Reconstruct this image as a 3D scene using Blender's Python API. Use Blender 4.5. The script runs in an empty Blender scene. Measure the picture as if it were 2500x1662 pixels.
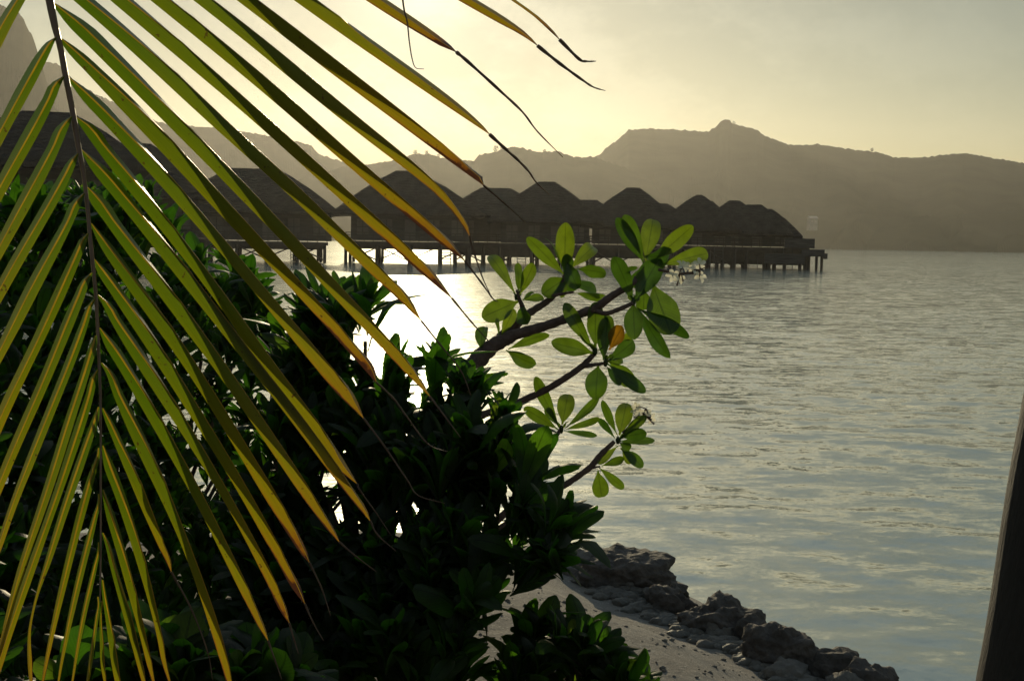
import bpy, math, random
import numpy as np
from mathutils import Vector, Matrix, noise

R = math.radians
C = bpy.context.scene.collection
rng = random.Random(7)

# ------------------------------------------------------------------ camera
CAM_H = 2.5
F = 3125.0                      # focal length in photo pixels (2500 wide)
PITCH, ROLL = R(4.45), R(1.0)
cam_loc = Vector((0, 0, CAM_H))
fwd = Vector((0, math.cos(PITCH), -math.sin(PITCH)))
up0 = Vector((0, math.sin(PITCH), math.cos(PITCH)))
rt0 = Vector((1, 0, 0))
rgt = rt0 * math.cos(ROLL) + up0 * math.sin(ROLL)
upv = up0 * math.cos(ROLL) - rt0 * math.sin(ROLL)
cd = bpy.data.cameras.new('camera')
cd.sensor_width = 36; cd.lens = 45; cd.clip_start = 0.05; cd.clip_end = 9000
cam = bpy.data.objects.new('camera', cd); C.objects.link(cam)
m = Matrix((rgt, upv, -fwd)).transposed().to_4x4(); m.translation = cam_loc
cam.matrix_world = m
bpy.context.scene.camera = cam


def ray(px, py):
    return (fwd + rgt * ((px - 1250) / F) + upv * ((831 - py) / F))


def at(px, py, depth):
    return cam_loc + ray(px, py) * depth


def ground(px, py, z=0.0):
    d = ray(px, py)
    return cam_loc + d * ((z - CAM_H) / d.z)


def horizon(px):
    return 587.5 + 0.01746 * (px - 1250)


def project(P):
    v = P - cam_loc
    d = v.dot(fwd)
    return 1250 + F * v.dot(rgt) / d, 831 - F * v.dot(upv) / d


# ------------------------------------------------------------------ sky and sun
SUN_DIR = ray(1000, -95).normalized()
SUN_EL = math.asin(SUN_DIR.z)
SUN_AZ = math.atan2(SUN_DIR.x, SUN_DIR.y)
scn = bpy.context.scene
scn.view_settings.view_transform = 'Standard'
scn.view_settings.look = 'None'
scn.view_settings.exposure = -0.7
scn.view_settings.gamma = 1.0
scn.cycles.use_denoising = True
scn.cycles.max_bounces = 10
scn.cycles.diffuse_bounces = 3
scn.cycles.glossy_bounces = 4
scn.cycles.transmission_bounces = 6
scn.cycles.transparent_max_bounces = 16
scn.cycles.volume_bounces = 0
scn.cycles.sample_clamp_indirect = 6.0
scn.cycles.sample_clamp_direct = 0.0

w = bpy.data.worlds.new('World'); scn.world = w; w.use_nodes = True
nt = w.node_tree; nt.nodes.clear()


def nd(nt, typ, **kw):
    n = nt.nodes.new(typ)
    for k, v in kw.items():
        setattr(n, k, v)
    return n


def setin(n, **kw):
    for k, v in kw.items():
        n.inputs[k.replace('_', ' ')].default_value = v


def math_n(nt, op, a, b=None, clamp=False):
    n = nt.nodes.new('ShaderNodeMath'); n.operation = op; n.use_clamp = clamp
    for i, v in enumerate((a, b)):
        if v is None: continue
        if isinstance(v, (int, float)): n.inputs[i].default_value = v
        else: nt.links.new(v, n.inputs[i])
    return n.outputs[0]


def ramp_n(nt, fac, stops):
    n = nt.nodes.new('ShaderNodeValToRGB')
    el = n.color_ramp.elements
    el[0].position, el[0].color = stops[0][0], (*stops[0][1], 1)
    el[1].position, el[1].color = stops[1][0], (*stops[1][1], 1)
    for p, c in stops[2:]:
        e = el.new(p); e.color = (*c, 1)
    nt.links.new(fac, n.inputs[0])
    return n.outputs[0]


def mix_n(nt, fac, a, b, mode='MIX'):
    n = nt.nodes.new('ShaderNodeMix'); n.data_type = 'RGBA'; n.blend_type = mode
    for s, v in ((0, fac), (6, a), (7, b)):
        if isinstance(v, (int, float)): n.inputs[s].default_value = v
        elif isinstance(v, tuple): n.inputs[s].default_value = (*v, 1)
        else: nt.links.new(v, n.inputs[s])
    return n.outputs[2]


sky = nd(nt, 'ShaderNodeTexSky', sky_type='NISHITA', sun_disc=False)
sky.sun_elevation = SUN_EL; sky.sun_rotation = SUN_AZ
sky.dust_density = 0.05; sky.air_density = 1.0; sky.ozone_density = 1.0
tc = nd(nt, 'ShaderNodeTexCoord')
dot = nd(nt, 'ShaderNodeVectorMath', operation='DOT_PRODUCT')
nrm = nd(nt, 'ShaderNodeVectorMath', operation='NORMALIZE')
nt.links.new(tc.outputs['Generated'], nrm.inputs[0])
nt.links.new(nrm.outputs[0], dot.inputs[0]); dot.inputs[1].default_value = SUN_DIR
ang = math_n(nt, 'ARCCOSINE', dot.outputs['Value'])          # angle to the sun
glow = math_n(nt, 'EXPONENT', math_n(nt, 'MULTIPLY', ang, -1 / 0.12))
# thin cloud: noise on a flattened dome direction
sep = nd(nt, 'ShaderNodeSeparateXYZ'); nt.links.new(nrm.outputs[0], sep.inputs[0])
zz = math_n(nt, 'ADD', math_n(nt, 'MAXIMUM', sep.outputs[2], 0.0), 0.10)
comb = nd(nt, 'ShaderNodeCombineXYZ')
nt.links.new(sep.outputs[0], comb.inputs[0]); nt.links.new(sep.outputs[1], comb.inputs[1])
nt.links.new(math_n(nt, 'MULTIPLY', sep.outputs[2], 1.7), comb.inputs[2])
cn = nd(nt, 'ShaderNodeTexNoise'); setin(cn, Scale=9.0, Detail=9.0, Roughness=0.6)
nt.links.new(comb.outputs[0], cn.inputs['Vector'])
cl = nd(nt, 'ShaderNodeMapRange'); cl.interpolation_type = 'SMOOTHSTEP'
setin(cl, From_Min=0.44, From_Max=0.66)
nt.links.new(cn.outputs['Fac'], cl.inputs['Value'])
skyc = mix_n(nt, 1.0, sky.outputs[0], (1.34, 1.12, 0.84), 'MULTIPLY')
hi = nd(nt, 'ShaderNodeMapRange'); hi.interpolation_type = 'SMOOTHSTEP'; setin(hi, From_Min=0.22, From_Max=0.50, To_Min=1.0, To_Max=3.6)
nt.links.new(sep.outputs[2], hi.inputs['Value'])                # upper sky boost, added to brighten water reflections and ambient fill
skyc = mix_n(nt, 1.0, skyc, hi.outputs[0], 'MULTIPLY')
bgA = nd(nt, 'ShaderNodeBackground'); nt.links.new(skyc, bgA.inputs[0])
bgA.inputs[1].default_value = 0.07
core = math_n(nt, 'MULTIPLY', math_n(nt, 'EXPONENT', math_n(nt, 'MULTIPLY', ang, -1 / 0.036)), 5.0)
glow = math_n(nt, 'ADD', glow, core)
haloc = mix_n(nt, 1.0, (1.0, 0.92, 0.72), glow, 'MULTIPLY') if True else mix_n(nt, glow, (0, 0, 0), (1.0, 0.92, 0.72))
cloudc = mix_n(nt, math_n(nt, 'MULTIPLY', cl.outputs[0], math_n(nt, 'EXPONENT', math_n(nt, 'MULTIPLY', ang, -1 / 0.22))),
               (0, 0, 0), (1.0, 0.92, 0.72))
bgB = nd(nt, 'ShaderNodeBackground'); nt.links.new(haloc, bgB.inputs[0]); bgB.inputs[1].default_value = 0.26
bgC = nd(nt, 'ShaderNodeBackground'); nt.links.new(cloudc, bgC.inputs[0]); bgC.inputs[1].default_value = 0.34
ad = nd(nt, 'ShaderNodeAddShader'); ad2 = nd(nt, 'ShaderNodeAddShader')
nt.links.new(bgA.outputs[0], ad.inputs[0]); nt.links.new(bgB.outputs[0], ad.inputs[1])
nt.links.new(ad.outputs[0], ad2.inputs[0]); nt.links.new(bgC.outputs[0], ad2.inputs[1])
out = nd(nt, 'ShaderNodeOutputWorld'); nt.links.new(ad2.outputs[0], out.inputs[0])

sd = bpy.data.lights.new('sun', 'SUN'); sd.energy = 5.0; sd.angle = R(0.5); sd.color = (1.0, 0.84, 0.53)
sun = bpy.data.objects.new('sun', sd); C.objects.link(sun)
sun.rotation_mode = 'QUATERNION'; sun.rotation_quaternion = SUN_DIR.to_track_quat('Z', 'Y')

# ------------------------------------------------------------------ helpers


class MB:
    def __init__(s):
        s.v, s.f, s.uv, s.rv = [], [], [], []

    def add(s, vs, fs, uvs=None, rnd=0.5):
        b = len(s.v)
        s.v.extend(vs)
        s.f.extend([tuple(i + b for i in f) for f in fs])
        s.uv.extend(uvs if uvs is not None else [(0.5, 0.5)] * len(vs))
        s.rv.extend([rnd] * len(vs))

    def grid(s, rows, uvrows=None, rnd=0.5, close=False):
        n = len(rows[0]); vs = []; uv = []; fs = []
        for i, r_ in enumerate(rows):
            vs.extend(r_)
            uv.extend(uvrows[i] if uvrows else [(i / (len(rows) - 1), j / max(1, n - 1)) for j in range(n)])
        for i in range(len(rows) - 1):
            for j in range(n - 1 if not close else n):
                k = (j + 1) % n
                fs.append((i * n + j, i * n + k, (i + 1) * n + k, (i + 1) * n + j))
        s.add(vs, fs, uv, rnd)

    def tube(s, pts, rads, n=6, rnd=0.5, cap=True, wob=0.0):
        pts = [Vector(p) for p in pts]; rows = []
        for i, p in enumerate(pts):
            t = (pts[min(i + 1, len(pts) - 1)] - pts[max(i - 1, 0)]).normalized()
            a = t.orthogonal().normalized() if i == 0 else (a - t * a.dot(t)).normalized()
            b = t.cross(a)
            rr = rads[i] if isinstance(rads, (list, tuple)) else rads
            row = []
            for k in range(n):
                q = 2 * math.pi * k / n
                r2 = rr * (1 + wob * rng.uniform(-1, 1))
                row.append(p + a * math.cos(q) * r2 + b * math.sin(q) * r2)
            rows.append(row)
        s.grid(rows, rnd=rnd, close=True)
        if cap:
            m0 = len(s.v)
            for row in (rows[0][::-1], rows[-1]):
                s.add(row, [tuple(range(n))], rnd=rnd)

    def box(s, c, h, yaw=0.0):
        cx, cy, cz = c; hx, hy, hz = h; cs, sn = math.cos(yaw), math.sin(yaw)
        vs = []
        for z in (-hz, hz):
            for x, y in ((-hx, -hy), (hx, -hy), (hx, hy), (-hx, hy)):
                vs.append(Vector((cx + x * cs - y * sn, cy + x * sn + y * cs, cz + z)))
        s.add(vs, [(3, 2, 1, 0), (4, 5, 6, 7), (0, 1, 5, 4), (1, 2, 6, 5), (2, 3, 7, 6), (3, 0, 4, 7)])

    def build(s, name, mat, parent=None, smooth=True, origin=None):
        me = bpy.data.meshes.new(name)
        o0 = origin if origin is not None else Vector((0, 0, 0))
        co = np.array([tuple(v) for v in s.v], dtype=np.float64) - np.array(tuple(o0))
        me.from_pydata(co.tolist(), [], s.f)
        uvl = me.uv_layers.new(name='UVMap')
        li = np.empty(len(me.loops), dtype=np.int32); me.loops.foreach_get('vertex_index', li)
        uvl.data.foreach_set('uv', np.array(s.uv, dtype=np.float32)[li].ravel())
        at_ = me.attributes.new('rnd', 'FLOAT', 'POINT'); at_.data.foreach_set('value', np.array(s.rv, dtype=np.float32))
        if smooth: me.polygons.foreach_set('use_smooth', [True] * len(me.polygons))
        me.materials.append(mat)
        o = bpy.data.objects.new(name, me); C.objects.link(o)
        if parent is not None: o.parent = parent
        if origin is not None: o.location = origin
        return o


def tag(o, label=None, cat=None, group=None, kind=None):
    for k, v in (('label', label), ('category', cat), ('group', group), ('kind', kind)):
        if v: o[k] = v
    return o


def thing(name, loc, label, cat, group=None, rz=0.0):
    o = bpy.data.objects.new(name, None); C.objects.link(o)
    o.location = loc; o.rotation_euler = (0, 0, rz)
    return tag(o, label, cat, group)


def rel(mb, root):          # world-space geometry under an unrotated root
    l = root.location
    mb.v = [v - l for v in mb.v]
    return mb


def interp(xs, ys, q):
    # monotone-ish smooth interpolation (Catmull-Rom / Hermite)
    xs = np.asarray(xs, float); ys = np.asarray(ys, float)
    h = np.diff(xs); d = np.diff(ys) / h
    mm = np.empty(len(xs)); mm[0] = d[0]; mm[-1] = d[-1]
    if len(xs) > 2: mm[1:-1] = (d[:-1] * h[1:] + d[1:] * h[:-1]) / (h[1:] + h[:-1])
    i = np.clip(np.searchsorted(xs, q) - 1, 0, len(h) - 1)
    t = (q - xs[i]) / h[i]
    return ((2 * t**3 - 3 * t**2 + 1) * ys[i] + (t**3 - 2 * t**2 + t) * h[i] * mm[i]
            + (-2 * t**3 + 3 * t**2) * ys[i + 1] + (t**3 - t**2) * h[i] * mm[i + 1])


# ------------------------------------------------------------------ materials
def base_mat(name):
    mt = bpy.data.materials.new(name); mt.use_nodes = True
    t = mt.node_tree; b = t.nodes['Principled BSDF']
    return mt, t, b


def noise_tex(t, scale, detail=4.0, rough=0.55, coord='Object', stretch=None):
    c = nd(t, 'ShaderNodeTexCoord'); n = nd(t, 'ShaderNodeTexNoise'); setin(n, Scale=scale, Detail=detail, Roughness=rough)
    if stretch:
        mp = nd(t, 'ShaderNodeMapping'); mp.inputs['Scale'].default_value = stretch
        t.links.new(c.outputs[coord], mp.inputs[0]); t.links.new(mp.outputs[0], n.inputs['Vector'])
    else:
        t.links.new(c.outputs[coord], n.inputs['Vector'])
    return n


def simple_mat(name, c1, c2, scale, rough=0.8, bump=0.0, bscale=None, stretch=None, spec=0.3, bdist=0.02):
    mt, t, b = base_mat(name)
    n = noise_tex(t, scale, 6, 0.6, stretch=stretch)
    col = ramp_n(t, n.outputs['Fac'], [(0.3, c1), (0.7, c2)])
    t.links.new(col, b.inputs['Base Color'])
    setin(b, Roughness=rough); b.inputs['Specular IOR Level'].default_value = spec
    if bump:
        n2 = noise_tex(t, bscale or scale * 3, 8, 0.65, stretch=stretch)
        bp = nd(t, 'ShaderNodeBump'); setin(bp, Strength=bump, Distance=bdist)
        t.links.new(n2.outputs['Fac'], bp.inputs['Height']); t.links.new(bp.outputs[0], b.inputs['Normal'])
    return mt


def leaf_mat(name, diff, trans_stops, rough=0.35, tfac=0.5, veins=True, spots=None, coat=0.5, bump=0.25):
    """thin leaf: reflecting and letting light through; trans_stops ramp over per-leaf 'rnd'."""
    mt, t, b = base_mat(name)
    uv = nd(t, 'ShaderNodeUVMap'); sp = nd(t, 'ShaderNodeSeparateXYZ'); t.links.new(uv.outputs[0], sp.inputs[0])
    at_ = nd(t, 'ShaderNodeAttribute', attribute_name='rnd')
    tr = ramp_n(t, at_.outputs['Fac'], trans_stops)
    n = noise_tex(t, 22, 5, 0.6)
    blot = ramp_n(t, n.outputs['Fac'], [(0.3, (0.72, 0.72, 0.72)), (0.7, (1.15, 1.15, 1.15))])
    tr = mix_n(t, 1.0, tr, blot, 'MULTIPLY')
    if veins:
        # midrib and side veins darken the light that comes through
        v = math_n(t, 'ABSOLUTE', math_n(t, 'SUBTRACT', sp.outputs[1], 0.5))
        mid = math_n(t, 'LESS_THAN', v, 0.03)
        s_ = math_n(t, 'SUBTRACT', math_n(t, 'MULTIPLY', sp.outputs[0], 16.0), math_n(t, 'MULTIPLY', v, 9.0))
        sv = math_n(t, 'POWER', math_n(t, 'ABSOLUTE', math_n(t, 'SINE', math_n(t, 'MULTIPLY', s_, math.pi))), 0.5)
        dk = math_n(t, 'MULTIPLY', math_n(t, 'SUBTRACT', 1.0, math_n(t, 'MULTIPLY', mid, 0.45)),
                    math_n(t, 'ADD', 0.72, math_n(t, 'MULTIPLY', sv, 0.28)))
        tr = mix_n(t, 1.0, tr, dk, 'MULTIPLY')
        bp = nd(t, 'ShaderNodeBump'); setin(bp, Strength=bump, Distance=0.004)
        t.links.new(dk, bp.inputs['Height']); t.links.new(bp.outputs[0], b.inputs['Normal'])
    b.inputs['Base Color'].default_value = (*diff, 1)
    setin(b, Roughness=rough); b.inputs['Specular IOR Level'].default_value = coat
    tl = nd(t, 'ShaderNodeBsdfTranslucent'); t.links.new(tr, tl.inputs[0])
    mx = nd(t, 'ShaderNodeMixShader'); mx.inputs[0].default_value = tfac
    t.links.new(b.outputs[0], mx.inputs[1]); t.links.new(tl.outputs[0], mx.inputs[2])
    t.links.new(mx.outputs[0], t.nodes['Material Output'].inputs[0])
    return mt


def palm_mat():
    """coconut leaflet: green blade that yellows and browns towards its tip (u along, v across)"""
    mt, t, b = base_mat('palm_leaflet')
    uv = nd(t, 'ShaderNodeUVMap'); sp = nd(t, 'ShaderNodeSeparateXYZ'); t.links.new(uv.outputs[0], sp.inputs[0])
    at_ = nd(t, 'ShaderNodeAttribute', attribute_name='rnd')
    n = noise_tex(t, 14, 5, 0.6)
    # withered edge: the margin (v near 0) yellows earlier
    u = math_n(t, 'ADD', sp.outputs[0], math_n(t, 'MULTIPLY', math_n(t, 'SUBTRACT', n.outputs['Fac'], 0.5), 0.22))
    edge = math_n(t, 'MULTIPLY', math_n(t, 'SUBTRACT', 1.0, math_n(t, 'MULTIPLY', sp.outputs[1], 5.0), True), 0.14)
    u = math_n(t, 'ADD', math_n(t, 'ADD', u, edge), math_n(t, 'MULTIPLY', math_n(t, 'SUBTRACT', at_.outputs['Fac'], 0.5), 0.12))
    tr = ramp_n(t, u, [(0.10, (0.095, 0.185, 0.003)), (0.45, (0.18, 0.235, 0.004)), (0.74, (0.28, 0.27, 0.005)),
                       (0.93, (0.38, 0.25, 0.008)), (0.985, (0.36, 0.15, 0.012)), (1.0, (0.08, 0.03, 0.015))])
    # fine lengthwise fibres
    fib = noise_tex(t, 1.0, 3, 0.5, 'UV', (3, 90, 1))
    tr = mix_n(t, 1.0, tr, ramp_n(t, fib.outputs['Fac'], [(0.35, (0.78, 0.78, 0.78)), (0.65, (1.12, 1.12, 1.12))]), 'MULTIPLY')
    sn = noise_tex(t, 90, 2, 0.5)
    spots = math_n(t, 'GREATER_THAN', sn.outputs['Fac'], 0.72)
    tr = mix_n(t, math_n(t, 'MULTIPLY', spots, 0.8), tr, (0.08, 0.03, 0.01))
    df = mix_n(t, 1.0, tr, (0.34, 0.30, 0.8), 'MULTIPLY')
    t.links.new(df, b.inputs['Base Color'])
    setin(b, Roughness=0.33); b.inputs['Specular IOR Level'].default_value = 0.5
    bp = nd(t, 'ShaderNodeBump'); setin(bp, Strength=0.3, Distance=0.001)
    t.links.new(fib.outputs['Fac'], bp.inputs['Height']); t.links.new(bp.outputs[0], b.inputs['Normal'])
    tl = nd(t, 'ShaderNodeBsdfTranslucent'); t.links.new(tr, tl.inputs[0])
    mx = nd(t, 'ShaderNodeMixShader'); mx.inputs[0].default_value = 0.5
    t.links.new(b.outputs[0], mx.inputs[1]); t.links.new(tl.outputs[0], mx.inputs[2])
    t.links.new(mx.outputs[0], t.nodes['Material Output'].inputs[0])
    return mt


M = {}
M['palm'] = palm_mat()
M['midrib'] = leaf_mat('leaflet_midrib', (0.30, 0.20, 0.03), [(0, (0.55, 0.36, 0.01)), (1, (0.50, 0.32, 0.01))], 0.3, 0.5, False)
M['hair'] = simple_mat('withered_tip', (0.06, 0.035, 0.02), (0.12, 0.07, 0.04), 30, 0.6)
M['rachis'] = simple_mat('palm_rachis', (0.07, 0.035, 0.015), (0.16, 0.08, 0.03), 12, 0.4, 0.3, 60, (1, 1, 0.15), 0.5, 0.002)
M['naupaka'] = leaf_mat('shrub_leaf', (0.012, 0.018, 0.005), [(0, (0.04, 0.16, 0.006)), (0.7, (0.10, 0.29, 0.010)), (1, (0.26, 0.42, 0.02))], 0.5, 0.45, coat=.2)
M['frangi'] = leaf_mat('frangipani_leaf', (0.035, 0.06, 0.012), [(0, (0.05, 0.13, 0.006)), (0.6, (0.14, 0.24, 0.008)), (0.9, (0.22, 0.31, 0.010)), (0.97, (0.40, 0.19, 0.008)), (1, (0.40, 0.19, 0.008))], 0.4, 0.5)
M['stem'] = simple_mat('shrub_stem', (0.05, 0.035, 0.02), (0.11, 0.08, 0.05), 20, 0.8, 0.5, 60)
M['bark'] = simple_mat('frangipani_bark', (0.06, 0.035, 0.028), (0.13, 0.085, 0.07), 25, 0.75, 0.9, 90, None, 0.3, 0.006)
M['petal'] = leaf_mat('frangipani_petal', (0.75, 0.73, 0.62), [(0, (0.8, 0.78, 0.62)), (1, (0.85, 0.80, 0.60))], 0.5, 0.45, False)
M['sand'] = None

# ------------------------------------------------------------------ water
def water_mat():
    mt, t, b = base_mat('lagoon_water')
    c = nd(t, 'ShaderNodeTexCoord')
    geo = nd(t, 'ShaderNodeNewGeometry')
    slopes = []
    for sc, amp, st in ((0.7, 0.05, (0.6, 1.2, 1)), (2.2, 0.22, (0.5, 1.3, 1)), (5.0, 0.20, (0.6, 1.2, 1)), (11.0, 0.20, (0.6, 1.15, 1)), (32.0, 0.16, (0.8, 1.1, 1))):
        mp = nd(t, 'ShaderNodeMapping'); mp.inputs['Scale'].default_value = st
        mp.inputs['Rotation'].default_value = (0, 0, R(8))
        t.links.new(c.outputs['Object'], mp.inputs[0])
        n = nd(t, 'ShaderNodeTexNoise'); setin(n, Scale=sc, Detail=1.5, Roughness=0.5)
        t.links.new(mp.outputs[0], n.inputs['Vector'])
        v = nd(t, 'ShaderNodeVectorMath', operation='SUBTRACT'); v.inputs[1].default_value = (0.5, 0.5, 0.5)
        t.links.new(n.outputs['Color'], v.inputs[0])
        s_ = nd(t, 'ShaderNodeVectorMath', operation='MULTIPLY'); s_.inputs[1].default_value = (amp * 1.1, amp * 1.0, 0)
        t.links.new(v.outputs[0], s_.inputs[0]); slopes.append(s_.outputs[0])
    # patches of calmer and rougher water
    pn = noise_tex(t, 0.035, 3, 0.5, 'Object', (0.35, 1.0, 1))
    pf = nd(t, 'ShaderNodeMapRange'); setin(pf, From_Min=0.35, From_Max=0.65, To_Min=0.75, To_Max=1.25)
    t.links.new(pn.outputs['Fac'], pf.inputs['Value'])
    acc = slopes[0]
    for s_ in slopes[1:]:
        a = nd(t, 'ShaderNodeVectorMath', operation='ADD'); t.links.new(acc, a.inputs[0]); t.links.new(s_, a.inputs[1]); acc = a.outputs[0]
    k = nd(t, 'ShaderNodeVectorMath', operation='SCALE'); t.links.new(acc, k.inputs[0]); t.links.new(pf.outputs[0], k.inputs['Scale'])
    a = nd(t, 'ShaderNodeVectorMath', operation='ADD'); t.links.new(k.outputs[0], a.inputs[0]); t.links.new(geo.outputs['Normal'], a.inputs[1])
    nn = nd(t, 'ShaderNodeVectorMath', operation='NORMALIZE'); t.links.new(a.outputs[0], nn.inputs[0])
    t.links.new(nn.outputs[0], b.inputs['Normal'])
    b.inputs['Base Color'].default_value = (0.25, 0.275, 0.205, 1)
    setin(b, Roughness=0.035, IOR=1.75)
    # capillary ripples too fine to resolve: a broad second lobe that carries the sun's glitter path
    g2 = nd(t, 'ShaderNodeBsdfGlossy'); g2.inputs['Color'].default_value = (0.9, 0.93, 0.9, 1); g2.inputs['Roughness'].default_value = 0.36
    t.links.new(nn.outputs[0], g2.inputs['Normal'])
    mxw = nd(t, 'ShaderNodeMixShader'); mxw.inputs[0].default_value = 0.09
    t.links.new(b.outputs[0], mxw.inputs[1]); t.links.new(g2.outputs[0], mxw.inputs[2])
    t.links.new(mxw.outputs[0], t.nodes['Material Output'].inputs[0])
    return mt


M['water'] = water_mat()


def build_water():
    na, nr = 300, 620
    az = np.radians(np.linspace(-34, 34, na)); rr = 4.5 * (2900 / 4.5) ** (np.linspace(0, 1, nr))
    A, RR = np.meshgrid(az, rr); X = RR * np.sin(A); Y = RR * np.cos(A)
    Z = np.zeros_like(X)
    r2 = np.random.RandomState(3)
    for lam, amp in [(6, .012), (4.1, .010), (2.9, .009), (2.0, .008), (1.5, .008), (1.1, .007), (0.8, .0055), (0.6, .004)] * 3:
        th = math.radians(r2.normal(80, 26)); k = 2 * math.pi / (lam * r2.uniform(.85, 1.15)); ph = r2.uniform(0, 6.28)
        # waves fade where the sheet gets too coarse to carry them
        fade = np.clip(1.5 - RR * 0.011 * 2.4 / lam, 0, 1)
        grp = 0.6 + 0.4 * np.sin((X * math.cos(th + 1.2) + Y * math.sin(th + 1.2)) * k * 0.13 + ph * 2)
        Z += amp * (0.34 if lam > 1.3 else 0.62) * fade * grp * np.sin(k * (X * math.cos(th) + Y * math.sin(th)) + ph)
    vs = np.stack([X.ravel(), Y.ravel(), Z.ravel()], 1)
    # coarse ring for the rest of the lagoon (sides and behind), meeting the fine sheet edge to edge
    mb_f = []
    idx = np.arange(na * nr).reshape(nr, na)
    q = np.stack([idx[:-1, :-1], idx[:-1, 1:], idx[1:, 1:], idx[1:, :-1]], -1).reshape(-1, 4)
    me = bpy.data.meshes.new('water')
    side = np.radians(np.concatenate([np.linspace(34, 326, 40)]))
    e0 = len(vs); rr2 = rr[::20]
    A2, R2 = np.meshgrid(side, rr2)
    vs2 = np.stack([(R2 * np.sin(A2)).ravel(), (R2 * np.cos(A2)).ravel(), np.full(A2.size, -0.03)], 1)
    idx2 = np.arange(A2.size).reshape(len(rr2), len(side)) + e0
    q2 = np.stack([idx2[:-1, :-1], idx2[:-1, 1:], idx2[1:, 1:], idx2[1:, :-1]], -1).reshape(-1, 4)
    V = np.concatenate([vs, vs2]); Q = np.concatenate([q, q2])[:, ::-1]
    me.vertices.add(len(V)); me.vertices.foreach_set('co', V.ravel())
    me.loops.add(Q.size); me.loops.foreach_set('vertex_index', Q.ravel().astype(np.int32))
    me.polygons.add(len(Q)); me.polygons.foreach_set('loop_start', np.arange(0, Q.size, 4, dtype=np.int32))
    me.polygons.foreach_set('loop_total', np.full(len(Q), 4, dtype=np.int32))
    me.update(calc_edges=True); me.validate()
    me.polygons.foreach_set('use_smooth', [True] * len(me.polygons))
    me.materials.append(M['water'])
    o = bpy.data.objects.new('water', me); C.objects.link(o)
    tag(o, kind='structure')


build_water()

# ------------------------------------------------------------------ beach
shore_px = [(-900, 1345), (-300, 1335), (300, 1325), (900, 1318), (1350, 1326), (1490, 1338), (1590, 1400), (1680, 1456), (1840, 1528),
            (1950, 1574), (2070, 1618), (2205, 1675), (2500, 1860), (2900, 2200)]
SH = [ground(*p).xy for p in shore_px]
SH = [Vector((-60, SH[0].y + 8))] + SH + [Vector((SH[-1].x + 3, SH[-1].y - 4)), Vector((SH[-1].x + 8, -60))]


def sdist(x, y):
    p = Vector((x, y)); best = 1e9; sg = 1
    for a, b in zip(SH[:-1], SH[1:]):
        ab = b - a; t = max(0, min(1, (p - a).dot(ab) / ab.length_squared)); q = a + ab * t
        d = (p - q).length
        if d < best - 1e-9:
            best = d; cr = ab.x * (p.y - a.y) - ab.y * (p.x - a.x); sg = -1 if cr > 0 else 1
    return best * sg


def land_h(x, y):
    s = sdist(x, y)
    if s < 0: return max(-1.0, 0.22 * s)
    berm = 0.06 * math.exp(-((s - 1.5) / 0.35) ** 2)
    sm = min(1, max(0, (s - 0.7) / 1.1)); sm = sm * sm * (3 - 2 * sm)
    h = 0.10 * min(1, s / 0.5) + 0.30 * sm + 0.5 * (1 - math.exp(-max(0, s - 1.2) / 4.0)) + berm * 0.3
    return h + 0.03 * noise.noise(Vector((x * 0.8, y * 0.8, 0))) + 0.022 * noise.noise(Vector((x * 2.6, y * 2.6, 5))) + 0.012 * noise.noise(Vector((x * 6, y * 6, 9)))


def sand_mat():
    mt, t, b = base_mat('coral_sand')
    n = noise_tex(t, 2.2, 8, 0.65)
    col = ramp_n(t, n.outputs['Fac'], [(0.3, (0.17, 0.15, 0.135)), (0.7, (0.34, 0.31, 0.275))])
    sp = noise_tex(t, 60, 2, 0.5)
    col = mix_n(t, math_n(t, 'MULTIPLY', math_n(t, 'GREATER_THAN', sp.outputs['Fac'], 0.66), 0.6), col, (0.65, 0.6, 0.52))
    t.links.new(col, b.inputs['Base Color']); setin(b, Roughness=0.85); b.inputs['Specular IOR Level'].default_value = 0.25
    n1 = noise_tex(t, 5, 8, 0.72); n2 = noise_tex(t, 110, 4, 0.7)
    b1 = nd(t, 'ShaderNodeBump'); setin(b1, Strength=0.9, Distance=0.09); t.links.new(n1.outputs['Fac'], b1.inputs['Height'])
    b2 = nd(t, 'ShaderNodeBump'); setin(b2, Strength=0.9, Distance=0.008); t.links.new(n2.outputs['Fac'], b2.inputs['Height'])
    t.links.new(b1.outputs[0], b2.inputs['Normal']); t.links.new(b2.outputs[0], b.inputs['Normal'])
    return mt


M['sand'] = sand_mat()
mb = MB()
xs = sorted(set([round(-60 + 2.0 * i, 3) for i in range(24)] + [round(-13 + 0.13 * i, 3) for i in range(200)] + [14, 16, 19, 23, 28]))
ys = sorted(set([round(-60 + 3.0 * i, 3) for i in range(20)] + [round(0.4 + 0.13 * i, 3) for i in range(95)] + [13.5, 14.5, 16, 18, 22, 26]))
mb.grid([[Vector((x, y, land_h(x, y))) for x in xs][::-1] for y in ys])
tag(mb.build('beach', M['sand']), kind='structure')

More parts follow.
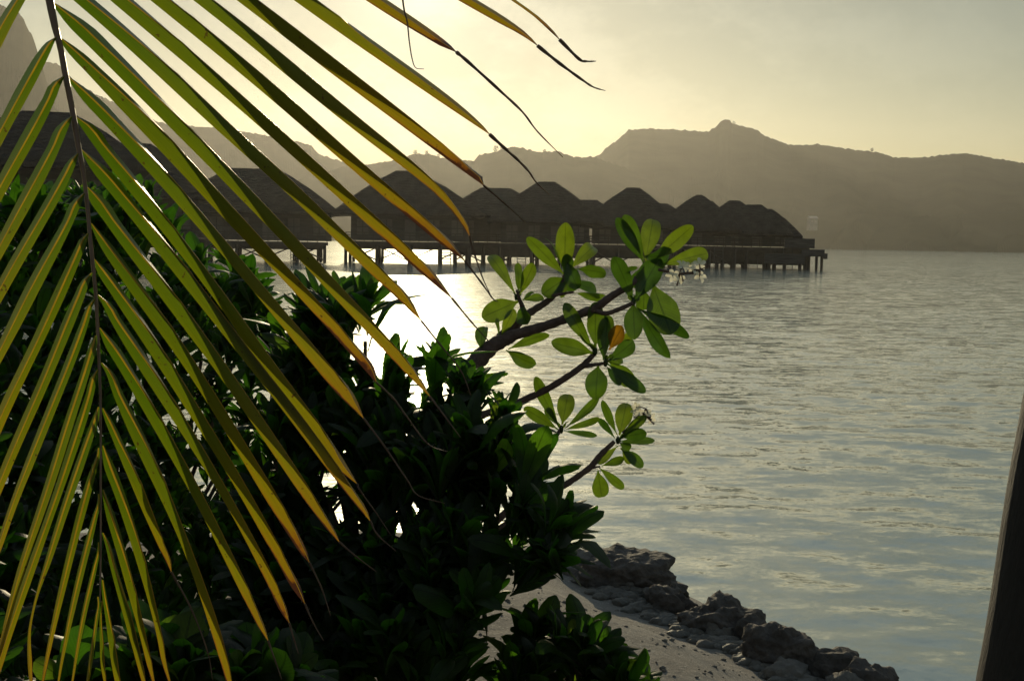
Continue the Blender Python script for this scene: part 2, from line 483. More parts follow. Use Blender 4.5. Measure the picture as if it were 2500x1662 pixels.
# ------------------------------------------------------------------ rocks
def rock_mat(name, c1, c2):
    mt, t, b = base_mat(name)
    n = noise_tex(t, 5, 8, 0.7)
    col = ramp_n(t, n.outputs['Fac'], [(0.3, c1), (0.72, c2)])
    g_ = nd(t, 'ShaderNodeNewGeometry'); sz = nd(t, 'ShaderNodeSeparateXYZ'); t.links.new(g_.outputs['Position'], sz.inputs[0])
    wl = nd(t, 'ShaderNodeMapRange'); setin(wl, From_Min=0.05, From_Max=0.16, To_Min=1.0, To_Max=0.0)      # wet tide mark
    t.links.new(math_n(t, 'ADD', sz.outputs[2], math_n(t, 'MULTIPLY', math_n(t, 'SUBTRACT', n.outputs['Fac'], .5), .12)), wl.inputs['Value'])
    col = mix_n(t, wl.outputs[0], col, mix_n(t, 1.0, col, (.38, .40, .36), 'MULTIPLY'))
    t.links.new(math_n(t, 'SUBTRACT', 0.85, math_n(t, 'MULTIPLY', wl.outputs[0], .55)), b.inputs['Roughness'])
    t.links.new(col, b.inputs['Base Color'])
    vo = nd(t, 'ShaderNodeTexVoronoi'); setin(vo, Scale=22.0)
    c = nd(t, 'ShaderNodeTexCoord'); t.links.new(c.outputs['Object'], vo.inputs['Vector'])
    n2 = noise_tex(t, 26, 8, 0.7)
    b1 = nd(t, 'ShaderNodeBump'); setin(b1, Strength=0.7, Distance=0.03); t.links.new(vo.outputs['Distance'], b1.inputs['Height'])
    b2 = nd(t, 'ShaderNodeBump'); setin(b2, Strength=0.8, Distance=0.02); t.links.new(n2.outputs['Fac'], b2.inputs['Height'])
    t.links.new(b1.outputs[0], b2.inputs['Normal']); t.links.new(b2.outputs[0], b.inputs['Normal'])
    return mt


M['rock'] = rock_mat('coral_rock', (0.035, 0.028, 0.024), (0.13, 0.105, 0.09))
M['rock_pale'] = rock_mat('pale_coral_rock', (0.09, 0.078, 0.068), (0.20, 0.175, 0.15))


def rock_shape(sx, sy, sz, seed, sub=5):
    import bmesh
    bm = bmesh.new(); bmesh.ops.create_icosphere(bm, subdivisions=sub, radius=1)
    off = Vector((seed * 3.7, seed * 1.3, seed * 7.1))
    for v in bm.verts:
        p = v.co.copy()
        d = 1 + 0.38 * noise.noise(p * 1.1 + off) + 0.20 * noise.noise(p * 2.6 + off) + 0.11 * noise.noise(p * 6 + off) + 0.06 * noise.noise(p * 14 + off)
        d -= 0.10 * abs(noise.noise(p * 4 + off * 2))
        v.co = Vector((p.x * d * sx, p.y * d * sy, p.z * d * sz))
    vs = [v.co.copy() for v in bm.verts]; fs = [tuple(v.index for v in f.verts) for f in bm.faces]
    bm.free()
    return vs, fs


rock_spec = [  # px bbox x0,x1,ytop, waterline y, label, material
    (1405, 1655, 1330, 1425, 'largest dark coral boulder at the water edge, beside the shrub', 'rock', 3),
    (1572, 1682, 1412, 1478, 'rounded coral rock tucked below the largest boulder', 'rock', 4),
    (1668, 1852, 1445, 1528, 'humped brown rock in the middle of the shoreline row', 'rock', 12),
    (1822, 1985, 1512, 1622, 'broad dark rock sloping into the water', 'rock', 16),
    (1962, 2092, 1566, 1645, 'low dark rock between the broad rock and the end rock', 'rock', 8),
    (2052, 2205, 1598, 1690, 'rightmost dark rock, jutting into the water', 'rock', 9),
    (2010, 2128, 1634, 1695, 'pale rounded rock lying in front of the rightmost dark rock', 'rock_pale', 21),
    (1350, 1470, 1342, 1400, 'low rock behind the shrub edge, left end of the shoreline row', 'rock_pale', 41),
    (1640, 1700, 1436, 1486, 'low dark rock bridging the rounded rock and the humped rock', 'rock', 43),
    (1790, 1870, 1492, 1556, 'low dark rock between the humped rock and the broad rock', 'rock', 45),
    (1700, 1800, 1498, 1540, 'flat grey slab on the landward side of the humped rock', 'rock_pale', 47),
    (1860, 1975, 1600, 1652, 'flat grey slab on the landward side of the broad rock', 'rock_pale', 49),
    (1512, 1560, 1398, 1432, 'small pale stone at the foot of the largest boulder', 'rock_pale', 30),
    (1568, 1612, 1424, 1452, 'small grey stone on the sand below the largest boulder', 'rock_pale', 31),
]
for x0, x1, yt, yb, lab, mm, seed in rock_spec:
    cx = (x0 + x1) / 2
    g = ground(cx, (yb + (yt * 0.25 + yb * 0.75)) / 2, 0.12)
    g.z = land_h(g.x, g.y)
    dep = (g - cam_loc).dot(fwd)
    sx = (x1 - x0) / 2 * dep / F * 1.12
    ztop = at(cx, yt, dep).z
    hz = max(0.06, (ztop - g.z) * .82)
    o = MB(); o.add(*rock_shape(sx, sx * 0.8, hz * 1.0, seed, 5 if sx > .2 else 4))
    ob = o.build('rock', M[mm]); ob.location = g; ob.rotation_euler = (0, 0, R(-25))
    tag(ob, lab, 'rock', 'rocks along the shoreline')
mb = MB()
for i in range(1100):
    px, py = 1440 + rng.random() * 640, 0
    py = 1400 + (px - 1440) * 0.50 + (rng.gauss(-4, 12) if i % 3 else rng.uniform(-60, 8))
    g = ground(px, py, 0.15)
    if sdist(g.x, g.y) < 0.15: continue
    g.z = land_h(g.x, g.y)
    s = rng.choice([.012, .018, .02, .03, .045, .065]) * (1 if i % 3 else .5); vs, fs = rock_shape(s, s * .8, s * .6, i, 2)
    mb.add([v + g for v in vs], fs)
for i in range(260):       # grit and shell bits strewn over the sand
    g = ground(rng.uniform(1150, 2000), rng.uniform(1400, 1700), 0.5); s_ = sdist(g.x, g.y)
    if s_ < .5: continue
    g.z = land_h(g.x, g.y); g = ground(*project(g), g.z); g.z = land_h(g.x, g.y)
    s = rng.choice([.005, .006, .008, .012, .02]); vs, fs = rock_shape(s, s * .8, s * .6, i + 5000, 1)
    mb.add([v + g for v in vs], fs)
tag(mb.build('rubble', M['rock_pale']), 'loose coral rubble between the sand and the rocks', 'rubble', kind='stuff')

# ------------------------------------------------------------------ hills
M['hill'] = simple_mat('forested_hill', (0.016, 0.022, 0.010), (0.04, 0.042, 0.022), 0.02, 1.0, 0.0, spec=0.0)


def hill(ridge, dist, foot, seed, back=500, rough=1.0, mat='hill'):
    """ridge: photo pixels of the crest; a real ridge standing dist metres away, its foot `foot` metres nearer"""
    xs_ = [p[0] for p in ridge]; ys_ = [p[1] for p in ridge]
    n = int((xs_[-1] - xs_[0]) / 4)
    q = np.linspace(xs_[0], xs_[-1], n)
    yy = np.interp(q, xs_, ys_)
    rows = []
    prof = [(-foot, 0.0), (-foot * .93, .05), (-foot * .8, .17), (-foot * .6, .38), (-foot * .42, .57), (-foot * .25, .76), (-foot * .12, .9), (-foot * .05, .965), (0, 1.0), (foot * .1, .94), (foot * .35, .7), (foot * .9, .3), (foot * 1.4, 0)]
    for dd, hf in prof:
        row = []
        for i, (px, py) in enumerate(zip(q, yy)):
            az = math.atan((px - 1250) / F)
            crest_z = CAM_H + (horizon(px) - py) * dist / F
            dloc = dist + dd + (1 - hf) * 22 * noise.noise(Vector((px * .01, seed, hf * 3)))
            x = dloc * math.tan(az); y = dloc
            z = crest_z * hf
            if 0.02 < hf < .99:
                z += crest_z * 0.10 * noise.noise(Vector((px * .013, hf * 5, seed))) * (1 - hf) * 2
                z += rough * 2.5 * noise.noise(Vector((x * .05, y * .05, seed)))
            elif hf >= .99:
                z += rough * (1.6 * noise.noise(Vector((px * .11, 3, seed))) + 1.5 * abs(noise.noise(Vector((px * .33, 7, seed)))))
            else: z = -1.5
            row.append(Vector((x, y, z)))
        rows.append(row)
    mb = MB(); mb.grid(rows)
    return tag(mb.build('hills', M[mat], None, False), kind='structure')


hill([(-500, -160), (-250, -60), (-80, -10), (0, 20), (42, 38), (61, 54), (71, 77), (82, 96), (90, 115), (115, 200), (160, 330), (240, 480), (330, 570)], 1150, 400, 1.5)
hill([(-300, 130), (60, 150), (115, 158), (145, 165), (185, 205), (238, 238), (267, 250), (320, 272), (382, 300), (414, 309), (468, 312), (519, 315), (595, 326), (667, 337), (721, 348), (758, 359), (771, 378), (811, 391), (840, 399), (900, 415), (1000, 450), (1100, 500), (1250, 584)], 1500, 500, 4.2)
hill([(640, 470), (760, 430), (840, 408), (900, 404), (951, 394), (985, 384), (1009, 379), (1042, 379), (1073, 389), (1110, 393), (1149, 397), (1164, 381), (1200, 374), (1236, 362), (1269, 364), (1281, 370), (1317, 375), (1353, 371), (1391, 386), (1439, 386), (1480, 400), (1600, 440), (1750, 500), (1850, 570)], 1300, 350, 8.8)
hill([(1250, 470), (1380, 420), (1439, 388), (1451, 383), (1467, 366), (1493, 348), (1510, 332), (1524, 320), (1587, 318), (1620, 319), (1656, 322), (1717, 325), (1735, 312), (1743, 303), (1752, 297), (1766, 298), (1773, 307), (1815, 315), (1835, 322), (1852, 336), (1880, 346), (1913, 357), (1983, 356), (2053, 367), (2123, 374), (2169, 388), (2239, 388), (2286, 381), (2337, 377), (2402, 388), (2472, 399), (2500, 406), (2700, 440), (3000, 500), (3300, 560)], 1600, 600, 12.3)
hill([(1500, 560), (1800, 545), (2100, 535), (2400, 520), (2600, 500), (2900, 520), (3300, 570)], 1150, 130, 15.1, rough=.6)

M['crown'] = simple_mat('tree_crown', (0.02, 0.035, 0.012), (0.05, 0.07, 0.025), 0.5, 0.9)
M['trunk'] = simple_mat('tree_trunk', (0.06, 0.045, 0.03), (0.10, 0.08, 0.06), 2, 0.9)


def far_tree(px, py, hpx, dist, label):
    base = Vector((dist * (px - 1250) / F, dist, CAM_H + (horizon(px) - py) * dist / F - 1.5))
    h = hpx * dist / F + 1.5
    root = thing('tree', base, label, 'tree', 'trees on the ridge line')
    t = MB(); t.tube([(0, 0, -1), (0.2, 0, h * .4), (0.1, 0, h * .75)], [h * .035, h * .03, h * .01], 6); t.build('trunk', M['trunk'], root)
    c = MB()
    for k in range(150):
        a, zz_ = rng.uniform(0, 6.28), rng.uniform(.3, 1)
        rr_ = h * .38 * math.sqrt(rng.random()) * (1.15 - abs(zz_ - .6) * 1.5)
        p = Vector((math.cos(a) * rr_, math.sin(a) * rr_, h * zz_)); s = h * rng.uniform(.04, .09)
        u_ = Vector((rng.gauss(0, 1), rng.gauss(0, 1), rng.gauss(0, .6))).normalized(); v_ = u_.orthogonal().normalized(); w_ = u_.cross(v_)
        c.add([p + v_ * s, p + w_ * s * .6, p - v_ * s, p - w_ * s * .6], [(0, 1, 2, 3)])
    c.build('crown', M['crown'], root)


for args in [(1008, 380, 11, 1300, 'leftmost small bushy tree on the low ridge above the bungalow roofs'),
             (1035, 380, 10, 1300, 'second small tree on the low ridge, just right of the first'),
             (1064, 387, 9, 1300, 'small tree where the low ridge starts to dip'),
             (1203, 374, 15, 1300, 'tallest tree on the low ridge, standing alone on its rise'),
             (1218, 368, 9, 1300, 'short tree just right of the tallest ridge tree'),
             (1321, 375, 8, 1300, 'lone small tree on the ridge right of the rise'),
             (1777, 308, 8, 1600, 'small tree beside the rocky summit knob'),
             (2113, 373, 9, 1600, 'lone small tree on the long right hand ridge')]:
    far_tree(*args)

# pale house on the hillside
M['plaster'] = simple_mat('pale_plaster', (0.20, 0.19, 0.17), (0.28, 0.26, 0.23), 0.4, 0.9)
M['tin'] = simple_mat('roof_sheet', (0.25, 0.22, 0.2), (0.35, 0.3, 0.27), 0.4, 0.7)
M['dark'] = simple_mat('dark_opening', (0.01, 0.01, 0.01), (0.02, 0.02, 0.02), 3, 0.5)
d_ = 1085
hp = Vector((d_ * (1975 - 1250) / F, d_, CAM_H + (horizon(1975) - 545) * d_ / F))
hr = thing('house', hp, 'pale house low on the far hillside, right of the last bungalow', 'house', rz=R(12))
b_ = MB(); b_.box((0, 0, -1), (3.4, 3, 5)); b_.build('wall', M['plaster'], hr, False)
b_ = MB(); b_.add([Vector(v) for v in ((-3.9, -3.5, 3.9), (3.9, -3.5, 3.9), (3.9, 3.5, 3.9), (-3.9, 3.5, 3.9), (-3.9, 0, 6), (3.9, 0, 6))],
                  [(0, 1, 5, 4), (2, 3, 4, 5), (3, 0, 4), (1, 2, 5), (3, 2, 1, 0)]); b_.build('roof', M['tin'], hr, False)
for wx in (-1.6, 1.6):
    b_ = MB(); b_.box((wx, -3.03, 1.4), (.5, .06, .6)); b_.build('window', M['tin'], hr, False)

# ------------------------------------------------------------------ overwater bungalows
def thatch_mat():
    mt, t, b = base_mat('thatch')
    n = noise_tex(t, 1.2, 6, 0.6); n2 = noise_tex(t, 6.0, 5, 0.7, 'Object', (3, 3, 0.6))
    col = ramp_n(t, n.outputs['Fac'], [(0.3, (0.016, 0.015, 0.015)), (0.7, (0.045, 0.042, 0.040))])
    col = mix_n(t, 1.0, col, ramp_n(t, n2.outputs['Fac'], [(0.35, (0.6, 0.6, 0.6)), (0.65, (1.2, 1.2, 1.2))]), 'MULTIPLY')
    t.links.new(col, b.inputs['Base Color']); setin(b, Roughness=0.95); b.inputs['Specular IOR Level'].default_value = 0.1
    wv = nd(t, 'ShaderNodeTexWave'); wv.wave_type = 'BANDS'; wv.bands_direction = 'Z'; setin(wv, Scale=1.1, Distortion=9.0, Detail=4.0)
    c = nd(t, 'ShaderNodeTexCoord'); t.links.new(c.outputs['Object'], wv.inputs['Vector'])
    ad_ = math_n(t, 'ADD', wv.outputs['Fac'], n2.outputs['Fac'])
    bp = nd(t, 'ShaderNodeBump'); setin(bp, Strength=0.5, Distance=0.08); t.links.new(ad_, bp.inputs['Height']); t.links.new(bp.outputs[0], b.inputs['Normal'])
    return mt


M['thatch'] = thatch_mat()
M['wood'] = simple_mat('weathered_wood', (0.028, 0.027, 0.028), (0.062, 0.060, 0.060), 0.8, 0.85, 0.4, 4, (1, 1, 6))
M['pile'] = simple_mat('dark_piling', (0.03, 0.026, 0.022), (0.06, 0.05, 0.042), 1.5, 0.8)
M['pane'] = simple_mat('shutter', (0.06, 0.058, 0.055), (0.09, 0.085, 0.08), 2, 0.4)


def hip_roof(x0, x1, r0, r1, ze, zt, dy, yc=0.0, seed=0, bell=0.06):
    mb = MB(); rows = []
    N = 9; mc = (r0 + r1) / 2
    for i in range(N + 1):
        t = i / N
        # slightly rounded (thatch) slope
        tt = t + bell * math.sin(math.pi * t)
        zz_ = ze + (zt - ze) * min(1.0, tt)
        xa, xb = x0 + (r0 - x0) * t, x1 + (r1 - x1) * t
        hd = dy * (1 - t) + 0.12
        if i == N: zz_ = zt
        loop = []; nn_ = 14
        for (ax, ay, bx, by) in ((xa, -hd, xb, -hd), (xb, -hd, xb, hd), (xb, hd, xa, hd), (xa, hd, xa, -hd)):
            for k in range(nn_):
                f_ = k / nn_
                px, py = ax + (bx - ax) * f_, ay + (by - ay) * f_
                j = .07 * noise.noise(Vector((px * 1.3 + seed, py * 1.3, zz_ * 1.5)))
                loop.append(Vector((px, py + yc, zz_ + j * (1.6 if i == 0 else 1))))
        rows.append(loop)
    lip = [Vector((v.x, v.y, v.z - .28 - .06 * rng.random())) for v in rows[0]]
    inner = [Vector(((v.x - mc) * .8 + mc, (v.y - yc) * .8 + yc, v.z - .05)) for v in rows[0]]
    mb.grid([inner, lip] + rows, close=True)
    mb.add(rows[-1], [tuple(range(len(rows[-1])))])
    return mb


def bungalow(spec):
    d = spec['d']; s = d / F
    eL, rL, rR, eR = spec['x']; ya, ye = spec['y']; yf = spec.get('floor', 590)
    cx = (eL + eR) / 2; az = math.atan((cx - 1250) / F)
    hz = horizon(cx); Z = lambda y: CAM_H + (hz - y) * s
    X = lambda px: (px - cx) * s
    root = thing('overwater_bungalow', Vector((d * math.tan(az), d, 0)), spec['label'], 'bungalow', 'overwater bungalows', rz=-az)
    ze, zt, zf = Z(ye), Z(ya), Z(yf)
    zf = max(zf, 1.75)
    hwid = X(eR) - X(eL); dy = min(hwid * .5, 5.2)
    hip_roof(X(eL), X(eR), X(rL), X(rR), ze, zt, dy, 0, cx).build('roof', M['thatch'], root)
    if 'x2' in spec:
        a0, b0, b1, a1 = spec['x2']; y2a, y2e = spec['y2']
        hip_roof(X(a0), X(a1), X(b0), X(b1), Z(y2e), Z(y2a), dy * .8, 1.5, cx + 3).build('roof', M['thatch'], root)
    ins = min(1.5, hwid * .115)
    wx0, wx1 = X(eL) + ins, X(eR) - ins
    wx0, wx1 = X(spec.get('wl', 0)) if 'wl' in spec else wx0, X(spec.get('wr', 0)) if 'wr' in spec else wx1
    wy = dy - 1.2
    b = MB(); b.box(((wx0 + wx1) / 2, .3, (ze + zf) / 2 + .08), ((wx1 - wx0) / 2, wy - .3, (ze - zf) / 2 - .02)); b.build('wall', M['wood'], root, False)
    nw = max(2, int((wx1 - wx0) / 2.2))
    for k in range(nw):
        c = wx0 + (k + .5) * (wx1 - wx0) / nw; hh = (ze - zf) * .30
        if k == nw // 2:
            o = MB(); o.box((c, -wy + .57, zf + (ze - zf) * .42), (.55, .05, (ze - zf) * .36)); o.build('door', M['pane'], root, False)
        else:
            fr = MB()
            for dx in (-.62, 0, .62): fr.box((c + dx, -wy + .53, zf + (ze - zf) * .5), (.04, .07, hh))
            for dz in (-hh, 0, hh): fr.box((c, -wy + .50, zf + (ze - zf) * .5 + dz), (.66, .05, .04))
            f_ = fr.build('window', M['wood'], root, False)
            p = MB(); p.box((c, -wy + .585, zf + (ze - zf) * .5), (.6, .03, hh)); p.build('pane', M['pane'], f_, False)
    dk0, dk1 = X(eL) + hwid * .09, X(eR) - hwid * .07
    if 'deck' in spec: dk0, dk1 = X(spec['deck'][0]), X(spec['deck'][1])
    b = MB(); b.box(((dk0 + dk1) / 2, -.6, zf - .16), ((dk1 - dk0) / 2, dy + .2, .15))
    fh = spec.get('skirt', .2); b.box(((dk0 + dk1) / 2, -dy + .2, zf - .31 - fh), ((dk1 - dk0) / 2 - .2, .09, fh)); b.box(((dk0 + dk1) / 2, dy - 1.2, zf - .31 - fh * 1.3), ((dk1 - dk0) / 2 - .2, .09, fh * 1.3)); b.build('deck', M['pile'], root, False)
    rl = MB(); n = int((dk1 - dk0) / .9)
    for k in range(n + 1):
        rl.box((dk0 + .1 + (dk1 - dk0 - .2) * k / n, -dy - .7, zf + .42), (.04, .04, .42))
    for zz_ in (.35, .62, .86): rl.box(((dk0 + dk1) / 2, -dy - .7, zf + zz_), ((dk1 - dk0) / 2 - .05, .03, .035))
    rl.build('railing', M['pile'], root, False)
    n = max(3, int((dk1 - dk0) / 2.6))
    for k in range(n + 1):
        for yy_ in (-dy - .45, 0.0, dy - .6):
            p = MB(); jx = rng.uniform(-.2, .2); x_ = dk0 + .25 + (dk1 - dk0 - .5) * k / n + jx
            p.tube([(x_, yy_, -.9), (x_, yy_, zf - .3)], [.17, .15], 8); p.build('stilt', M['pile'], root)
    br = MB(); br.box(((dk0 + dk1) / 2, -dy - .45, zf - .40), ((dk1 - dk0) / 2 - .3, .07, .1)); 
    br.build('beam', M['pile'], root, False)
    def brace(pa, pb, r_):
        bc = MB(); bc.tube([pa, pb], r_, 5); bc.build('brace', M['pile'], root)
    for k in range(n):
        xa, xb = dk0 + .25 + (dk1 - dk0 - .5) * k / n, dk0 + .25 + (dk1 - dk0 - .5) * (k + 1) / n
        if rng.random() < .6: brace((xa, -dy - .3, zf - .5), (xb, -dy - .3, .25), .07)
        if rng.random() < .6: brace((xb, dy - .7, zf - .5), (xa, dy - .7, .3), .08)
    st = MB(); sx_ = dk0 + (dk1 - dk0) * spec.get('stair', .78)
    for k in range(6): st.box((sx_, -dy - 1.0 - .22 * k, zf - .35 - (zf - .3) / 6 * k), (.45, .13, .03))
    for q in (-.45, .45): st.tube([(sx_ + q, -dy - .85, zf - .1), (sx_ + q, -dy - 2.3, -.1)], .05, 4)
    st.build('steps', M['wood'], root, False)
    return root, X, Z, dy, zf


specs = [
    dict(x=(-190, 60, 172, 345), y=(276, 410), d=76, floor=560, label='nearest thatched bungalow on stilts, at the far left behind the palm rachis'),
    dict(x=(120, 268, 366, 520), y=(352, 480), d=98, floor=578, label='second bungalow from the left, thatched, half hidden by palm leaflets'),
    dict(x=(405, 562, 676, 817), y=(413, 517), d=130, floor=588, wr=800, label='wide thatched bungalow left of the sunlit gap, flat ridge, third from the left'),
    dict(x=(815, 962, 1012, 1172), y=(419, 523), d=133, floor=590, wl=858, label='tall thatched bungalow just right of the sunlit gap'),
    dict(x=(1080, 1168, 1240, 1330), y=(460, 527), d=141, floor=592, skirt=.45, label='thatched bungalow with a lower flat ridge behind the palm leaf tips'),
    dict(x=(1190, 1308, 1348, 1462), y=(445, 540), x2=(1330, 1386, 1452, 1510), y2=(486, 540), d=136, floor=596, skirt=.45, label='thatched bungalow with a tall roof and a lower rear ridge, above the left frangipani leaves'),
    dict(x=(1415, 1522, 1554, 1655), y=(460, 552), x2=(1540, 1584, 1622, 1690), y2=(495, 552), d=137, floor=598, skirt=.45, label='thatched bungalow directly behind the frangipani top leaves, with a low side ridge'),
    dict(x=(1590, 1692, 1704, 1800), y=(476, 560), x2=(1595, 1668, 1731, 1795), y2=(490, 560), d=139, floor=600, skirt=.62, label='thatched bungalow with the pointed dark peak, third from the right end'),
    dict(x=(1690, 1772, 1797, 1880), y=(490, 564), d=141, floor=602, skirt=.62, label='small peaked thatched bungalow, second from the right end'),
    dict(x=(1735, 1815, 1850, 1925), y=(500, 570), x2=(1760, 1853, 1876, 1948), y2=(509, 574), d=139, floor=603, skirt=.62, deck=(1740, 1962), wr=1925,
         label='last thatched bungalow at the right end of the row, with open decks'),
]
for i, sp_ in enumerate(specs):
    root, X, Z, dy, zf = bungalow(sp_)
    if i == len(specs) - 1:
        b = MB(); b.box(((X(1905) + X(1973)) / 2, -dy - .2, (Z(581) + zf) / 2), ((X(1973) - X(1905)) / 2, 1.1, (Z(581) - zf) / 2)); b.build('privacy_screen', M['wood'], root, False)
        b = MB(); b.box(((X(1945) + X(1996)) / 2, -dy + .3, Z(614)), ((X(1996) - X(1945)) / 2, 1.6, .36)); b.box((X(1998), -dy - .2, Z(621)), (.22, 1.0, .28)); b.build('swim_deck', M['wood'], root, False)
        for xx in (1962, 1979, 1991):
            p = MB(); p.tube([(X(xx), -dy - .5, -.6), (X(xx), -dy - .5, Z(618))], .14, 8); p.build('stilt', M['pile'], root)
        b = MB(); b.box((X(1905), -dy - 2.2, Z(628)), (X(1950) - X(1905), .8, .5)); b.build('landing', M['wood'], root, False)
        for xx in (1870, 1905, 1940):
            p = MB(); p.tube([(X(xx), -dy - 2.3, -.6), (X(xx), -dy - 2.3, Z(630))], .18, 8); p.build('stilt', M['pile'], root)

# ------------------------------------------------------------------ leaf generator
def leaf(mb, base, tip, nrm_, width, bend=0.1, curl=0.0, cup=0.15, rnd=0.5, n=9, peak=.66, wave=0.0, blunt=0.5, petiole=0.1):
    """obovate leaf from base to tip; nrm_ is its upper face; bend lifts the middle, curl throws the tip back"""
    ax = tip - base; L = ax.length
    if L < 1e-5: return
    ax = ax / L
    nr = (nrm_ - ax * nrm_.dot(ax)).normalized(); sd_ = ax.cross(nr)
    rows = []; uvs = []
    us = (-1, -.55, 0, .55, 1); ph = rng.uniform(0, 6.28)
    for i in range(n + 1):
        t = 1 - (1 - i / n) ** 1.35
        tp = peak
        if t < tp: w_ = width * .5 * max(.10, math.sin(math.pi / 2 * t / tp) ** 1.35)
        else: w_ = width * .5 * max(.10, (1 - ((t - tp) / (1 - tp)) ** 2.3) ** blunt)
        if t < petiole: w_ = min(w_, width * .075)
        off = bend * L * 4 * t * (1 - t)
        if t > .6: off -= curl * L * (t - .6) ** 2 * 6
        c = base + ax * (L * t * (1 - (curl * .35 * max(0, t - .6)))) + nr * off
        row = []
        for u in us:
            wv = wave * width * math.sin(t * 11 + ph + (2 if u > 0 else 0)) * abs(u)
            row.append(c + sd_ * (w_ * u) + nr * (cup * width * u * u * (w_ / (width * .5)) + wv))
        rows.append(row); uvs.append([(t, (u + 1) / 2) for u in us])
    mb.grid(rows, uvs, rnd)


def rand_unit():
    while True:
        v = Vector((rng.uniform(-1, 1), rng.uniform(-1, 1), rng.uniform(-1, 1)))
        if .1 < v.length < 1: return v.normalized()


def rosette(mb, c, axis, L, nleaf, holes, rmean=.4, wfac=.36, spread=(0.06, .72), hook=0.0):
    a = axis.normalized(); b = a.orthogonal().normalized(); d = a.cross(b); ph = rng.uniform(0, 6.28)
    for k in range(nleaf):
        f_ = (k + .5) / nleaf
        th = ph + k * 2.399
        el = spread[0] + (spread[1] - spread[0]) * f_ + rng.gauss(0, .12)
        dr = a * math.cos(el) + (b * math.cos(th) + d * math.sin(th)) * math.sin(el)
        l = L * (.65 + .45 * f_) * rng.uniform(.8, 1.12)
        base = c - a * (L * .28 * f_)
        nr = a * math.sin(el) - (b * math.cos(th) + d * math.sin(th)) * math.cos(el)
        tip = base + dr * l
        bad = False
        for q in (.2, .4, .6, .8, 1):
            px, py = project(base.lerp(tip, q))
            for hx, hy, hr_ in holes:
                if (px - hx) ** 2 + (py - hy) ** 2 < (hr_ + l * wfac * .35 * F / 5) ** 2: bad = True
        if bad: continue
        leaf(mb, base, tip, -nr, l * wfac * rng.uniform(.85, 1.2), bend=rng.uniform(-.02, -.12), curl=(rng.choice([0, .08, .2, .4]) + hook * rng.random()) * -1,
             cup=rng.uniform(.05, .35), rnd=min(1, max(0, rng.gauss(rmean, .22))), wave=rng.uniform(0, .06), peak=rng.uniform(.6, .74), n=8)


def in_poly(x, y, P):
    c = False; j = len(P) - 1
    for i in range(len(P)):
        if (P[i][1] > y) != (P[j][1] > y) and x < (P[j][0] - P[i][0]) * (y - P[i][1]) / (P[j][1] - P[i][1]) + P[i][0]: c = not c
        j = i
    return c


HOLES = [(470, 1168, 15), (522, 1192, 12), (790, 1168, 10), (818, 1268, 12), (872, 1290, 13), (845, 1250, 8), (878, 820, 16), (893, 853, 10), (922, 870, 12), (925, 902, 12), (868, 925, 8),
         (1240, 1205, 11), (1225, 1268, 9), (1180, 1288, 8), (1030, 920, 12), (1015, 965, 8), (1088, 962, 9), (1190, 1010, 6), (1250, 1318, 9), (560, 600, 8), (1290, 1330, 8), (1012, 1242, 6), (975, 1300, 8)]


def shrub(label, poly, edge, depth_fn, n, L, nleaf, rmean, root_px, dspread=0.5, stem_n=40, wfac=.36, holes=HOLES, pad=0.7):
    """rosettes through the shrub's volume; `edge` are the sprigs that stand out along its outline (px, py, lean)"""
    rx, rd = root_px
    g = at(rx, 1400, rd); g.z = land_h(g.x, g.y)
    root = thing('shrub', g, label, 'shrub')
    fol = MB(); stm = MB()
    xs_ = [p[0] for p in poly]; ys_ = [p[1] for p in poly]
    cnt = 0; tries = 0; pts = []
    while cnt < n and tries < n * 60:
        tries += 1
        px, py = rng.uniform(min(xs_), max(xs_)), rng.uniform(min(ys_), max(ys_))
        d = depth_fn(px, py) + rng.uniform(0, 1) * dspread
        lp = L * F / d * pad
        if not in_poly(px, py, poly) or not in_poly(px, py - lp * .9, poly) or not in_poly(px + lp * .55, py - lp * .4, poly) : continue
        pts.append((px, py, d, Vector((rng.gauss(0.12, .32), rng.gauss(-.2, .35), 1)))); cnt += 1
    for (px, py, lean) in edge:
        d = depth_fn(px, py) + rng.uniform(0, .35)
        lp = L * F / d
        a = Vector((lean, rng.gauss(0, .25), 1)).normalized()
        c = at(px - a.x * lp * 1.22, py + a.z * lp * 1.22, d)
        if c.z > land_h(c.x, c.y) + .05: rosette(fol, c, a, L * 1.28, max(6, nleaf - 3), holes, rmean, wfac, (.03, .5), .35)
        pts.append((px - a.x * lp * 1.35 + rng.gauss(0, 8), py + a.z * lp * 1.35, d + .08, a))
    for (px, py, d, a) in pts:
        c = at(px, py, d)
        gz = land_h(c.x, c.y)
        if c.z < gz + .05: continue
        rosette(fol, c, a, L * rng.uniform(.62, 1.25), nleaf, holes, rmean, wfac)
    for (px, py, d, a) in pts[::max(1, len(pts) // stem_n)]:
        if rx == 1000 and px > 1150: continue
        c = at(px, py, d); a = a.normalized()
        q = c - a * L * .9; low = q.lerp(g, .45) + Vector((0, 0, -.1)); low.z = max(low.z, land_h(low.x, low.y) + .02)
        stm.tube([c, q, q.lerp(low, .5) + rand_unit() * .04, low], [.008, .010, .012, .015], 5)
    fo = rel(fol, root).build('foliage', M['naupaka'], root)
    rel(stm, root).build('stem', M['stem'], root)
    return root


lin = lambda x, a, b, fa, fb: fa + (fb - fa) * min(1, max(0, (x - a) / (b - a)))
